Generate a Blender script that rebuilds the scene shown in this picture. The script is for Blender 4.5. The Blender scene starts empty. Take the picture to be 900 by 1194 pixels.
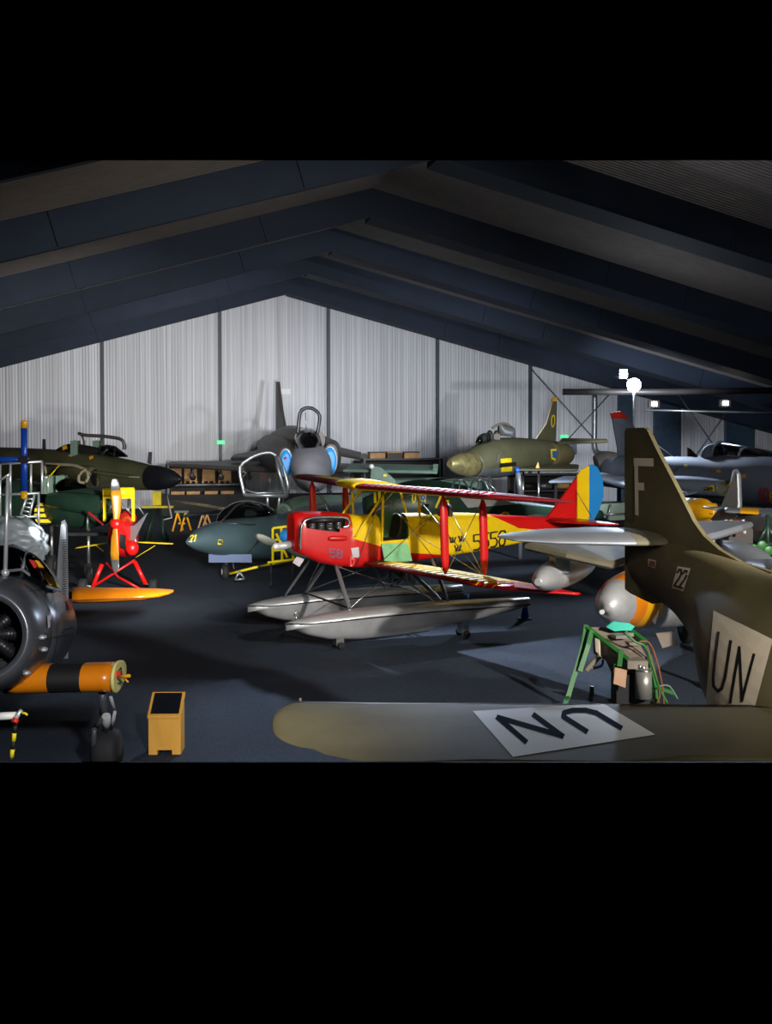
import bpy, bmesh, math, random
from mathutils import Vector, Matrix
from mathutils.bvhtree import BVHTree
random.seed(7)
PI = math.pi
C = bpy.context.scene.collection
S = bpy.context.scene
# ------------------------------------------------------------------ camera
FPX, YAW, PITCH, HC = 1305.6, 0.219, 0.03, 4.2
cd = bpy.data.cameras.new('camera'); co = bpy.data.objects.new('camera', cd); C.objects.link(co)
co.location = (0, 0, HC); co.rotation_euler = (PI/2 - PITCH, 0, -YAW)
cd.sensor_fit = 'HORIZONTAL'; cd.sensor_width = 36; cd.lens = FPX*36/900; cd.shift_y = -59.5/900
cd.clip_end = 300
S.camera = co
FW = Vector((math.sin(YAW), math.cos(YAW), 0)); RT = Vector((math.cos(YAW), -math.sin(YAW), 0)); UP = Vector((0, 0, 1))
CAM = Vector((0, 0, HC))
CF = FW*math.cos(PITCH) - UP*math.sin(PITCH); CU = UP*math.cos(PITCH) + FW*math.sin(PITCH)
def P(px, py, d):            # a point of the place seen in direction (px, py) at depth d
    return CAM + CF*d + RT*((px-450)/FPX*d) + CU*(-(py-537.5)/FPX*d)
def W(r, d, z): return RT*r + FW*d + UP*z
# ------------------------------------------------------------------ world, lights, exposure
w = bpy.data.worlds.new('world'); S.world = w; w.use_nodes = True
w.node_tree.nodes['Background'].inputs[0].default_value = (0, 0, 0, 1)
w.node_tree.nodes['Background'].inputs[1].default_value = 0
S.view_settings.view_transform = 'Standard'; S.view_settings.look = 'None'
S.view_settings.exposure = 0; S.view_settings.gamma = 1; S.view_settings.use_curve_mapping = False
def light(name, kind, loc, target, power, col, size=.3, cone=90, blend=.5):
    l = bpy.data.lights.new(name, kind); l.energy = power; l.color = col
    if kind == 'SPOT': l.spot_size = math.radians(cone); l.spot_blend = blend; l.shadow_soft_size = size
    if kind == 'AREA': l.size = size
    o = bpy.data.objects.new(name, l); C.objects.link(o); o.location = loc
    o.rotation_euler = (Vector(target)-Vector(loc)).to_track_quat('-Z', 'Y').to_euler()
    return o
light('key_lamp', 'SPOT', W(9.5, 5, 6.2), W(.5, 23, 1.7), 12500, (1, .96, .9), .25, 56, .6)
light('left_fill', 'SPOT', W(1, 3, 5.6), W(-5.6, 16, 1.2), 4200, (.97, .98, 1), .3, 56, .8)  # unseen fill added to brighten the left foreground
light('left_back_fill', 'SPOT', W(-2, 17, 2.6), W(-10.5, 38, 2.5), 11500, (1, .97, .9), .3, 46, .8)  # added low fill for the black-nosed jet's near side; no fixture stands here
light('jet_fill', 'SPOT', W(-5.6, 18, 2.6), W(-3.9, 31, 1.3), 2300, (.93, .97, 1), .3, 32, .8)  # added fill on the blue-green jet, not a fitting of the hangar
light('middle_fill', 'SPOT', W(7, 27, 4.6), W(-3, 50, 2.6), 6000, (.93, .96, 1), .3, 60, .7)  # unseen fill added for the middle of the hangar
light('olive_jet_fill', 'SPOT', W(15, 31, 4.6), W(6.5, 49, 3), 4200, (1, .98, .93), .15, 40, .8)  # added source: lights the olive jet and throws its shadow left
light('wall_fill_left', 'SPOT', W(-2, 34, 5), W(-11, 61, 3.6), 6600, (1, .98, .97), .5, 54, .9)  # unseen spot added to brighten the left of the far wall
light('wall_fill_centre', 'SPOT', W(5, 32, 5), W(2, 60, 2.6), 7000, (.86, .92, 1), .5, 56, .9)  # likewise an added fill, for the centre of the far wall
light('wall_fill_right', 'SPOT', W(10, 46, 5.8), W(15, 59, 3.4), 4200, (.92, .95, 1), .5, 80, .9)  # added fill for the dark panels at the wall's right
light('right_fill', 'SPOT', W(3.0, 2, 6.4), W(5.2, 18, 1.5), 1700, (1, .95, .88), .3, 60, .8)  # unseen fill added over the right foreground
light('right_jet_fill', 'SPOT', W(11, 15, 4.4), W(10.2, 30, 2.9), 1600, (.97, .98, 1), .3, 50, .8)  # added fill for the nose of the grey jet
light('wing_fill', 'SPOT', W(-2, 4, 7.5), W(1.4, 8.4, 2), 230, (1, .97, .92), .3, 60, .9)  # unseen spot added to light the olive wing from above
light('floor_fill', 'SPOT', W(1.5, 30, 8.2), W(1.6, 17.6, 0), 7500, (.62, .76, 1), .15, 40, .6)  # added blue fill that makes the lit floor patch; unseen source
light('flood_beam', 'SPOT', P(739, 449, 38.4), W(2.2, 16, 0), 2600, (.62, .76, 1), .12, 80, .6)
light('roof_fill', 'AREA', W(5, 26, 5), W(5, 28, 12), 45, (.8, .88, 1), 6)  # added upward fill for the roof; nothing there gives light
# ------------------------------------------------------------------ materials
def lin(c): return tuple(((v/255)/12.92 if v/255 <= .04045 else ((v/255+.055)/1.055)**2.4) for v in c)
def mat(name, rgb, rough=.5, metal=0, var=.18, scale=3., bump=0, bscale=60, spec=.5, stretch=None, coat=0):
    m = bpy.data.materials.new(name); m.use_nodes = True; nt = m.node_tree; b = nt.nodes['Principled BSDF']
    c = lin(rgb); b.inputs['Roughness'].default_value = rough; b.inputs['Metallic'].default_value = metal
    b.inputs['Specular IOR Level'].default_value = spec; b.inputs['Coat Weight'].default_value = coat
    tc = nt.nodes.new('ShaderNodeTexCoord'); mp = nt.nodes.new('ShaderNodeMapping')
    nt.links.new(tc.outputs['Object'], mp.inputs[0])
    if stretch: mp.inputs['Scale'].default_value = stretch
    n = nt.nodes.new('ShaderNodeTexNoise'); n.inputs['Scale'].default_value = scale; n.inputs['Detail'].default_value = 6
    nt.links.new(mp.outputs[0], n.inputs['Vector'])
    r = nt.nodes.new('ShaderNodeValToRGB'); e = r.color_ramp.elements
    e[0].position = .3; e[1].position = .7
    e[0].color = (*[v*(1-var) for v in c], 1); e[1].color = (*[min(1, v*(1+var)) for v in c], 1)
    nt.links.new(n.outputs[0], r.inputs[0]); nt.links.new(r.outputs[0], b.inputs['Base Color'])
    if bump:
        n2 = nt.nodes.new('ShaderNodeTexNoise'); n2.inputs['Scale'].default_value = bscale
        nt.links.new(tc.outputs['Object'], n2.inputs['Vector'])
        bp = nt.nodes.new('ShaderNodeBump'); bp.inputs['Strength'].default_value = bump; bp.inputs['Distance'].default_value = .02
        nt.links.new(n2.outputs[0], bp.inputs['Height']); nt.links.new(bp.outputs[0], b.inputs['Normal'])
    return m
def wave_mat(name, rgb, axis, scale, rough=.5, dist=.03, strength=.6, var=.12, streak=None, metal=0):
    m = mat(name, rgb, rough, metal, var, 2.5, stretch=streak); nt = m.node_tree; b = nt.nodes['Principled BSDF']
    tc = nt.nodes.new('ShaderNodeTexCoord'); wv = nt.nodes.new('ShaderNodeTexWave'); wv.bands_direction = axis
    wv.inputs['Scale'].default_value = scale; wv.inputs['Distortion'].default_value = 0
    nt.links.new(tc.outputs['Object'], wv.inputs['Vector'])
    bp = nt.nodes.new('ShaderNodeBump'); bp.inputs['Strength'].default_value = strength; bp.inputs['Distance'].default_value = dist
    nt.links.new(wv.outputs['Fac'], bp.inputs['Height']); nt.links.new(bp.outputs[0], b.inputs['Normal'])
    return m
def emis(name, rgb, k):
    m = bpy.data.materials.new(name); m.use_nodes = True; b = m.node_tree.nodes['Principled BSDF']
    b.inputs['Base Color'].default_value = (*rgb, 1); b.inputs['Emission Color'].default_value = (*rgb, 1)
    b.inputs['Emission Strength'].default_value = k; return m
def glassmat(name, tint=(.8, .85, .85), mixf=.78):
    m = bpy.data.materials.new(name); m.use_nodes = True; nt = m.node_tree; nt.nodes.clear()
    o = nt.nodes.new('ShaderNodeOutputMaterial'); mx = nt.nodes.new('ShaderNodeMixShader')
    t = nt.nodes.new('ShaderNodeBsdfTransparent'); g = nt.nodes.new('ShaderNodeBsdfGlossy')
    t.inputs[0].default_value = (*tint, 1); g.inputs['Roughness'].default_value = .06
    fr = nt.nodes.new('ShaderNodeFresnel'); fr.inputs[0].default_value = 1.5
    nz = nt.nodes.new('ShaderNodeTexNoise'); nz.inputs['Scale'].default_value = 6
    ad = nt.nodes.new('ShaderNodeMath'); ad.operation = 'MULTIPLY_ADD'; ad.inputs[1].default_value = .12
    nt.links.new(nz.outputs[0], ad.inputs[0]); nt.links.new(fr.outputs[0], ad.inputs[2])
    nt.links.new(ad.outputs[0], mx.inputs[0]); nt.links.new(t.outputs[0], mx.inputs[1]); nt.links.new(g.outputs[0], mx.inputs[2])
    nt.links.new(mx.outputs[0], o.inputs[0]); return m
M = dict(darkolive=mat('grey_green_blade', (34, 38, 30), .6),
 red=mat('red_dope', (214, 22, 20), .36, 0, .1, coat=.15), darkred=mat('dark_red_dope', (128, 16, 24), .6, 0, .1, spec=.25),
 yellow=mat('yellow_dope', (246, 206, 10), .5, 0, .07, spec=.3), blue=mat('pale_blue_paint', (40, 140, 215), .4, 0, .06),
 mint=mat('mint_green_paint', (140, 205, 150), .45), cockpit=mat('cockpit_green', (62, 105, 60), .6),
 alu=mat('dull_aluminium', (198, 198, 198), .36, .4, .2, 2, .12, 6), steel=mat('bright_steel', (190, 190, 188), .25, .9, .1),
 darkmetal=mat('dark_steel', (60, 60, 64), .4, .7), gunmetal=mat('gunmetal_skin', (96, 98, 104), .3, .5, .25, 2, .08, 5),
 olive=mat('olive_drab_paint', (84, 84, 62), .5, 0, .16, 1.5), olive_dark=mat('dark_olive_paint', (76, 77, 55), .42, .1, .2, 1.2),
 tunnan=mat('olive_camouflage', (92, 84, 58), .6, 0, .34, 1.1, .05, 8, .3), khaki=mat('khaki_paint', (98, 92, 72), .75, 0, .15),
 green=mat('dark_green_paint', (38, 62, 50), .4, .1, .2, 1.5), greengrey=mat('grey_green_paint', (88, 112, 98), .5, 0, .15),
 slate=mat('blue_slate_paint', (62, 80, 86), .36, .2, .15, 1.2), grey=mat('air_grey_paint', (112, 122, 138), .7, 0, .12, 1.5),
 viggen=mat('viggen_grey', (128, 130, 138), .5, 0, .15, 1), vdark=mat('taupe_grey_paint', (78, 74, 72), .5, 0, .12, 1),
 radome=mat('black_radome', (20, 22, 28), .45), black=mat('matt_black', (14, 14, 16), .7), rubber=mat('black_rubber', (24, 24, 26), .8),
 silver=mat('silver_skin', (128, 131, 136), .45, .35, .14, 1.5, .05, 5), white=mat('white_paint', (225, 222, 215), .5, 0, .04),
 cream=mat('cream_marking', (220, 205, 180), .55, 0, .05), plastic=mat('white_plastic_wrap', (132, 140, 144), .35, 0, .12, 4, .8, 7),
 orange=mat('orange_paint', (226, 128, 18), .32, 0, .1, coat=.2), amber=mat('amber_paint', (238, 170, 20), .35, 0, .08),
 palyel=mat('pale_yellow_rib', (226, 216, 130), .5), royal=mat('royal_blue_paint', (24, 70, 170), .3, 0, .08),
 wood=mat('varnished_wood', (196, 132, 32), .3, 0, .2, 3, stretch=(6, 6, .6)), pine=mat('pine_board', (196, 150, 92), .6, 0, .2, 3),
 lectern=mat('yellow_stained_plywood', (232, 170, 72), .45, 0, .1, 2, stretch=(4, 4, .7)), tan=mat('tan_rotor', (205, 186, 146), .5),
 fgreen=mat('green_frame_paint', (40, 104, 40), .4), teal=mat('turquoise_cloth', (60, 190, 165), .7, 0, .15), cylsteel=mat('cylinder_steel', (150, 148, 140), .4, .6),
 taupe=mat('grey_brown_panel', (128, 116, 104), .5), kraft=mat('kraft_tag', (176, 138, 110), .8), tag=mat('paper_tag', (215, 205, 212), .8),
 copper=mat('copper_hose', (120, 70, 42), .5), navy=mat('navy_marking', (20, 32, 60), .9, spec=.1), ink=mat('black_marking', (20, 18, 18), .6),
 redmark=mat('red_marking', (205, 40, 30), .5), yelmark=mat('yellow_marking', (225, 200, 20), .5), bluemark=mat('blue_marking', (30, 90, 165), .5),
 lilac=mat('grey_lilac_marking', (120, 90, 120), .5), seat=mat('dark_brown_leather', (46, 36, 26), .5), brassy=mat('worn_metal_cone', (150, 140, 96), .4, .5, .35, 5),
 beam=mat('navy_beam_paint', (24, 38, 58), .75, 0, .2, .8), post=mat('blue_grey_post', (46, 58, 72), .5), duct=mat('dark_duct', (48, 48, 50), .5, .2),
 galv=mat('galvanised_pipe', (150, 156, 160), .35, .7), sign=mat('white_sign_plate', (225, 230, 225), .5, 0, .03), bluepanel=mat('blue_grey_cladding', (58, 78, 98), .5),
 exit=emis('green_exit_light', (.1, .9, .35), .8), lamp=emis('floodlight_glass', (.85, .92, 1), 60), lampw=emis('small_floodlight_glass', (1, .95, .9), 30),
 glass=glassmat('canopy_perspex'), glassd=glassmat('dark_perspex', (.45, .5, .5)),
)
fl = mat('dark_carpet', (50, 60, 74), .85, 0, .16, .35, .6, 90, .25); M['floor'] = fl
nt = fl.node_tree; b = nt.nodes['Principled BSDF']; src = b.inputs['Base Color'].links[0].from_socket
tc = nt.nodes.new('ShaderNodeTexCoord'); n = nt.nodes.new('ShaderNodeTexNoise'); n.inputs['Scale'].default_value = 38; n.inputs['Detail'].default_value = 8; n.inputs['Roughness'].default_value = .8
r = nt.nodes.new('ShaderNodeValToRGB'); r.color_ramp.elements[0].position = .42; r.color_ramp.elements[1].position = .66
r.color_ramp.elements[0].color = (.55, .55, .55, 1); r.color_ramp.elements[1].color = (1.5, 1.5, 1.5, 1)
mx = nt.nodes.new('ShaderNodeMix'); mx.data_type = 'RGBA'; mx.blend_type = 'MULTIPLY'; mx.inputs[0].default_value = 1
nt.links.new(tc.outputs['Object'], n.inputs['Vector']); nt.links.new(n.outputs[0], r.inputs[0])
nt.links.new(src, mx.inputs[6]); nt.links.new(r.outputs[0], mx.inputs[7]); nt.links.new(mx.outputs[2], b.inputs['Base Color'])
M['wall'] = wave_mat('ribbed_white_cladding', (205, 207, 214), 'X', 2.1, .5, .04, .35, .3, (7, 1, .03))
M['roof'] = wave_mat('ribbed_roof_sheet', (150, 142, 138), 'Y', 1.6, .6, .06, 1., .1)
# ------------------------------------------------------------------ mesh helpers
def bmn(): return bmesh.new()
def quadf(bm, vs, mi=0, smooth=False):
    try:
        f = bm.faces.new(vs); f.material_index = mi; f.smooth = smooth; return f
    except ValueError: return None
def loftrings(bm, rings, cap=True, smooth=True, matfn=None, skip=None):
    V = [[bm.verts.new(p) for p in r] for r in rings]; n = len(V[0])
    for i in range(len(V)-1):
        for j in range(n):
            k = (j+1) % n
            c = (V[i][j].co+V[i][k].co+V[i+1][j].co+V[i+1][k].co)/4
            if skip and skip(c, i, j): continue
            quadf(bm, (V[i][j], V[i][k], V[i+1][k], V[i+1][j]), matfn(c, i, j) if matfn else 0, smooth)
    if cap:
        for r, fl_ in ((V[0], True), (V[-1], False)):
            quadf(bm, list(reversed(r)) if fl_ else r, matfn(r[0].co, 0 if fl_ else len(V)-2, 0) if matfn else 0)
    return bm
def sup(a, p):
    c, s = math.cos(a), math.sin(a)
    return (math.copysign(abs(c)**(2/p), c), math.copysign(abs(s)**(2/p), s))
def body(bm, st, n=28, p=2., sub=4, matfn=None, cap=True, skip=None):
    """st: (px, py, depth, vertical radius in pixels there, width ratio); smooth Catmull-Rom between stations"""
    st = [tuple(s)+(1.,)*(5-len(s)) for s in st]
    out = []
    for i in range(len(st)-1):
        a = st[max(i-1, 0)]; b_ = st[i]; c = st[i+1]; d = st[min(i+2, len(st)-1)]
        for k in range(sub):
            t = k/sub
            out.append(tuple(.5*((2*b_[q])+(-a[q]+c[q])*t+(2*a[q]-5*b_[q]+4*c[q]-d[q])*t*t+(-a[q]+3*b_[q]-3*c[q]+d[q])*t**3) for q in range(5)))
    out.append(st[-1])
    cs = [P(s[0], s[1], s[2]) for s in out]; rings = []
    for i, s in enumerate(out):
        t = (cs[min(i+1, len(cs)-1)]-cs[max(i-1, 0)]).normalized()
        side = t.cross(UP).normalized(); up = side.cross(t).normalized()
        rz = max(s[3], .05)*s[2]/FPX; rx = rz*s[4]
        rings.append([cs[i]+side*(rx*sup(2*PI*j/n, p)[0])+up*(rz*sup(2*PI*j/n, p)[1]) for j in range(n)])
    mf = (lambda c, i, j: matfn(c, i/sub, j/n)) if matfn else None
    return loftrings(bm, rings, cap, True, mf, skip)
def tube(bm, a, b, r, r2=None, n=10, mi=0):
    a = Vector(a); b = Vector(b); r2 = r if r2 is None else r2; t = (b-a).normalized()
    x = t.cross(UP if abs(t.z) < .95 else Vector((1, 0, 0))).normalized(); y = x.cross(t)
    R = [[c+x*(rr*math.cos(2*PI*j/n))+y*(rr*math.sin(2*PI*j/n)) for j in range(n)] for c, rr in ((a, r), (b, r2))]
    return loftrings(bm, R, True, True, lambda *q: mi)
def ptube(bm, pts, r, n=8, mi=0, closed=False):
    pts = [Vector(p) for p in pts]; R = []
    m = len(pts)
    for i, c in enumerate(pts):
        t = (pts[(i+1) % m]-pts[i-1]).normalized() if closed else (pts[min(i+1, m-1)]-pts[max(i-1, 0)]).normalized()
        x = t.cross(UP if abs(t.z) < .9 else FW).normalized(); y = x.cross(t)
        R.append([c+x*(r*math.cos(2*PI*j/n))+y*(r*math.sin(2*PI*j/n)) for j in range(n)])
    if closed: R.append(R[0])
    return loftrings(bm, R, not closed, True, lambda *q: mi)
def spline(pts, k=6):
    pts = [Vector(p) for p in pts]; o = []
    for i in range(len(pts)-1):
        a, b_, c, d = pts[max(i-1, 0)], pts[i], pts[i+1], pts[min(i+2, len(pts)-1)]
        for q in range(k):
            t = q/k; o.append(.5*((2*b_)+(-a+c)*t+(2*a-5*b_+4*c-d)*t*t+(-a+3*b_-3*c+d)*t**3))
    return o+[pts[-1]]
def strut(bm, a, b, w, t, ax, taper=.35, mi=0):
    """streamlined strut: section w along ax and t across, tapering at the ends"""
    a = Vector(a); b = Vector(b); d = (b-a).normalized(); ax = (ax-d*ax.dot(d)).normalized(); ay = d.cross(ax)
    R = []
    for f, k in ((0, taper), (.1, .8), (.2, 1), (.8, 1), (.9, .8), (1, taper)):
        c = a.lerp(b, f); R.append([c+ax*(w/2*k*math.cos(2*PI*j/12))+ay*(t/2*k*math.sin(2*PI*j/12)) for j in range(12)])
    return loftrings(bm, R, True, True, lambda *q: mi)
def slab(bm, pts, th, mi=0, bevel=True):
    """flat plate through 3-D points, thickness th, edges thinned"""
    pts = [Vector(p) for p in pts]; c = sum(pts, Vector())/len(pts)
    nrm = Vector()
    for i in range(len(pts)): nrm += (pts[i]-c).cross(pts[(i+1) % len(pts)]-c)
    nrm.normalize()
    rings = []
    for off, k in ((-.5, .94), (-.2, 1), (.2, 1), (.5, .94)) if bevel else ((-.5, 1), (.5, 1)):
        rings.append([c+(p-c)*k+nrm*(off*th) for p in pts])
    return loftrings(bm, rings, True, False, lambda *q: mi)
def box(bm, c, sx, sy, sz, X=None, Z=None, mi=0):
    X = (X or RT).normalized(); Z = (Z or UP).normalized(); Y = Z.cross(X).normalized(); X = Y.cross(Z); c = Vector(c)
    vs = [bm.verts.new(c+X*(sx/2*a)+Y*(sy/2*b_)+Z*(sz/2*d)) for a in (-1, 1) for b_ in (-1, 1) for d in (-1, 1)]
    for q in ((0, 1, 3, 2), (4, 6, 7, 5), (0, 4, 5, 1), (2, 3, 7, 6), (0, 2, 6, 4), (1, 5, 7, 3)): quadf(bm, [vs[i] for i in q], mi)
    return bm
def prism(bm, poly, ext, mi=0):
    """closed polygon of 3-D points extruded by vector ext"""
    a = [bm.verts.new(Vector(p)) for p in poly]; b_ = [bm.verts.new(Vector(p)+ext) for p in poly]; n = len(a)
    quadf(bm, a, mi); quadf(bm, list(reversed(b_)), mi)
    for i in range(n): quadf(bm, (a[i], b_[i], b_[(i+1) % n], a[(i+1) % n]), mi)
    return bm
FOILX = [1, .85, .65, .45, .28, .15, .06, .015, 0]
def foil(x): return 5*(.2969*math.sqrt(x)-.126*x-.3516*x*x+.2843*x**3-.1015*x**4)
def wing(bm, secs, matfn=None, sub=1, camber=.25):
    """secs: (leading edge, trailing edge, thickness m)"""
    S2 = []
    for i in range(len(secs)-1):
        for k in range(sub):
            t = k/sub; S2.append((Vector(secs[i][0]).lerp(secs[i+1][0], t), Vector(secs[i][1]).lerp(secs[i+1][1], t), secs[i][2]*(1-t)+secs[i+1][2]*t))
    S2.append((Vector(secs[-1][0]), Vector(secs[-1][1]), secs[-1][2]))
    span = (S2[-1][0]+S2[-1][1]-S2[0][0]-S2[0][1]).normalized(); rings = []
    for le, te, th in S2:
        ch = te-le; nr = ch.cross(span).normalized()
        if nr.z < 0: nr = -nr
        r = [le+ch*x+nr*(th*(foil(x)*.5/.5*(1+camber)*1.0)) for x in FOILX]+[le+ch*x-nr*(th*foil(x)*(1-camber)) for x in reversed(FOILX[1:-1])]
        rings.append(r)
    return loftrings(bm, rings, True, True, matfn)
def ell(bm, c, ax, ay, n=20, mi=0):
    c = Vector(c); return quadf(bm, [bm.verts.new(c+ax*math.cos(2*PI*j/n)+ay*math.sin(2*PI*j/n)) for j in range(n)], mi)
def ball(bm, c, rx, ry=None, rz=None, X=None, mi=0, n=16):
    ry = ry or rx; rz = rz or rx; X = (X or RT).normalized(); Y = UP.cross(X).normalized(); Z = X.cross(Y); c = Vector(c)
    R = [[c+X*(rx*math.cos(PI*(i+.02)/(8.04))*1)+Y*(ry*math.sin(PI*(i+.02)/8.04)*math.cos(2*PI*j/n))+Z*(rz*math.sin(PI*(i+.02)/8.04)*math.sin(2*PI*j/n)) for j in range(n)] for i in range(9)]
    return loftrings(bm, R, True, True, lambda *q: mi)
def disc(bm, c, axis, r, w_, n=24, mi=0, rim=.8):
    """wheel-like solid of revolution about axis"""
    c = Vector(c); a = axis.normalized(); x = a.cross(UP if abs(a.z) < .9 else RT).normalized(); y = a.cross(x)
    R = []
    for off, k in ((-.5, .02), (-.5, rim), (-.38, .95), (-.15, 1), (.15, 1), (.38, .95), (.5, rim), (.5, .02)):
        R.append([c+a*(off*w_)+x*(r*k*math.cos(2*PI*j/n))+y*(r*k*math.sin(2*PI*j/n)) for j in range(n)])
    return loftrings(bm, R, True, True, lambda *q: mi)
def cutnorm(py): return CF.cross(RT) if 0 else (P(0, py, 1)-CAM).cross(P(900, py, 1)-CAM).normalized()
NT, NB = cutnorm(187), cutnorm(888)
if NT.z < 0: NT = -NT
if NB.z > 0: NB = -NB
def trim(bm):
    """what the photograph never shows of the biggest pieces is not built: above its top edge, below its bottom edge"""
    for nr in (NT, NB):
        if any((v.co-CAM).dot(nr) > 0 for v in bm.verts):
            g = bm.verts[:]+bm.edges[:]+bm.faces[:]
            r_ = bmesh.ops.bisect_plane(bm, geom=g, plane_co=CAM, plane_no=nr, clear_outer=True)
            ed = [e for e in r_['geom_cut'] if isinstance(e, bmesh.types.BMEdge)]
            if ed:
                try: bmesh.ops.contextual_create(bm, geom=ed)
                except Exception: pass
    return bm
BV = {}
def obj(name, bm, mats, parent=None, label=None, fixn=True):
    if fixn: bmesh.ops.recalc_face_normals(bm, faces=bm.faces)
    org = parent.matrix_world.translation.copy() if parent else None
    me = bpy.data.meshes.new(name)
    tree = BVHTree.FromBMesh(bm)
    root = parent
    off = Vector()
    p_ = parent
    while p_ is not None: off += p_.location; p_ = p_.parent
    if parent is None:
        xs = [v.co for v in bm.verts]
        lo = Vector([min(v[i] for v in xs) for i in range(3)]); hi = Vector([max(v[i] for v in xs) for i in range(3)])
        off = Vector(((lo.x+hi.x)/2, (lo.y+hi.y)/2, lo.z))
    bmesh.ops.translate(bm, verts=bm.verts, vec=-off)
    bm.to_mesh(me); bm.free()
    for m in (mats if isinstance(mats, (list, tuple)) else [mats]): me.materials.append(M[m] if isinstance(m, str) else m)
    o = bpy.data.objects.new(name, me); C.objects.link(o)
    if parent: o.parent = parent
    else: o.location = off
    if label: o['label'] = label
    BV[o.name] = tree
    return o
def tag(o, label, cat, group=None, kind=None):
    o['label'] = label; o['category'] = cat
    if group: o['group'] = group
    if kind: o['kind'] = kind
    return o
def thing(name, loc, label, cat, group=None):
    o = bpy.data.objects.new(name, None); C.objects.link(o); o.location = Vector(loc); o.empty_display_size = .2
    return tag(o, label, cat, group)
def struct(name, bm, m, trimmed=True):
    if trimmed: trim(bm)
    o = obj(name, bm, m); o['kind'] = 'structure'; return o
def cast(px, py, trees, off=.008):
    d = (P(px, py, 1)-CAM).normalized(); best = None
    for t in trees:
        h, nr, i, ds = t.ray_cast(CAM, d)
        if h is not None and (best is None or ds < best[0]): best = (ds, h, nr)
    if not best: return None
    nr = best[2] if best[2].dot(d) < 0 else -best[2]
    return best[1]+nr*off-d*(off*.5)
def dquad(bm, q, trees, nx=6, ny=6, mi=0, off=.008):
    """a painted patch lying on a surface: bilinear grid over four corners seen in the photo"""
    g = []
    for i in range(nx+1):
        row = []
        for j in range(ny+1):
            u, v = i/nx, j/ny
            x = (q[0][0]*(1-u)+q[1][0]*u)*(1-v)+(q[3][0]*(1-u)+q[2][0]*u)*v
            y = (q[0][1]*(1-u)+q[1][1]*u)*(1-v)+(q[3][1]*(1-u)+q[2][1]*u)*v
            h = cast(x, y, trees, off); row.append(bm.verts.new(h) if h is not None else None)
        g.append(row)
    for i in range(nx):
        for j in range(ny):
            vs = [g[i][j], g[i+1][j], g[i+1][j+1], g[i][j+1]]
            vs = [v for v in vs if v is not None]
            if len(vs) >= 3 and max((a.co-b_.co).length for a in vs for b_ in vs) < 1.2: quadf(bm, vs, mi)
    return bm
def dstroke(bm, pts, wd, trees, mi=0, off=.012, cap=.35):
    for a, b_ in zip(pts[:-1], pts[1:]):
        dx, dy = b_[0]-a[0], b_[1]-a[1]; L = math.hypot(dx, dy) or 1; nx_, ny_ = -dy/L*wd/2, dx/L*wd/2; ex, ey = dx/L*wd*cap, dy/L*wd*cap
        dquad(bm, [(a[0]-ex+nx_, a[1]-ey+ny_), (b_[0]+ex+nx_, b_[1]+ey+ny_), (b_[0]+ex-nx_, b_[1]+ey-ny_), (a[0]-ex-nx_, a[1]-ey-ny_)], trees, max(1, int(L/3)), 1, mi, off)
    return bm
GL = {'3': [[(0, 0), (1, 0), (.45, .42), (1, .7), (.7, 1), (0, .95)]],
 '5': [[(1, 0), (0, 0), (0, .42), (.7, .42), (1, .6), (1, .85), (.7, 1), (0, 1)]],
 '8': [[(.2, 0), (.8, 0), (1, .2), (.8, .46), (.2, .46), (0, .2), (.2, 0)], [(.2, .46), (0, .75), (.2, 1), (.8, 1), (1, .75), (.8, .46)]],
 '7': [[(0, 0), (1, 0), (.45, 1)]], '6': [[(.9, 0), (.3, 0), (0, .3), (0, .85), (.25, 1), (.8, 1), (1, .8), (.8, .48), (0, .52)]],
 '0': [[(.3, 0), (.75, 0), (1, .25), (1, .75), (.7, 1), (.3, 1), (0, .75), (0, .25), (.3, 0)]],
 '1': [[(.2, .2), (.6, 0), (.6, 1)]], '2': [[(0, .2), (.3, 0), (.8, 0), (1, .25), (.8, .5), (0, 1), (1, 1)]],
 'F': [[(1, 0), (0, 0), (0, 1)], [(0, .45), (.7, .45)]], 'A': [[(0, 1), (.5, 0), (1, 1)], [(.2, .65), (.8, .65)]],
 'R': [[(0, 1), (0, 0), (.8, 0), (1, .25), (.8, .5), (0, .5)], [(.5, .5), (1, 1)]], '4': [[(.75, 1), (.75, 0), (0, .65), (1, .65)]]}
def dtext(bm, s, quad, wd, trees, gap=.3, mi=0, off=.012):
    n = len(s); cell = 1/(n+(n-1)*gap)
    for k, ch in enumerate(s):
        x0 = k*cell*(1+gap)
        for pl in GL[ch]:
            pts = []
            for (u, v) in pl:
                u = x0+u*cell
                x = (quad[0][0]*(1-u)+quad[1][0]*u)*(1-v)+(quad[3][0]*(1-u)+quad[2][0]*u)*v
                y = (quad[0][1]*(1-u)+quad[1][1]*u)*(1-v)+(quad[3][1]*(1-u)+quad[2][1]*u)*v
                pts.append((x, y))
            dstroke(bm, pts, wd, trees, mi, off)
    return bm
def gear(t, top, wd_axis, r=.32, w_=.2, legr=.05, mlabel=None):
    """undercarriage leg from a point on the airframe straight down to a wheel on the floor"""
    top = Vector(top); b_ = bmn(); tube(b_, top, (top.x, top.y, r), legr); obj('gear_leg', b_, 'steel', t)
    b_ = bmn(); disc(b_, (top.x, top.y, r), wd_axis, r, w_); wh = obj('wheel', b_, 'rubber', t)
    b_ = bmn(); disc(b_, (top.x, top.y, r), wd_axis, r*.45, w_*1.08); obj('wheel_hub', b_, 'steel', wh)
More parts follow.
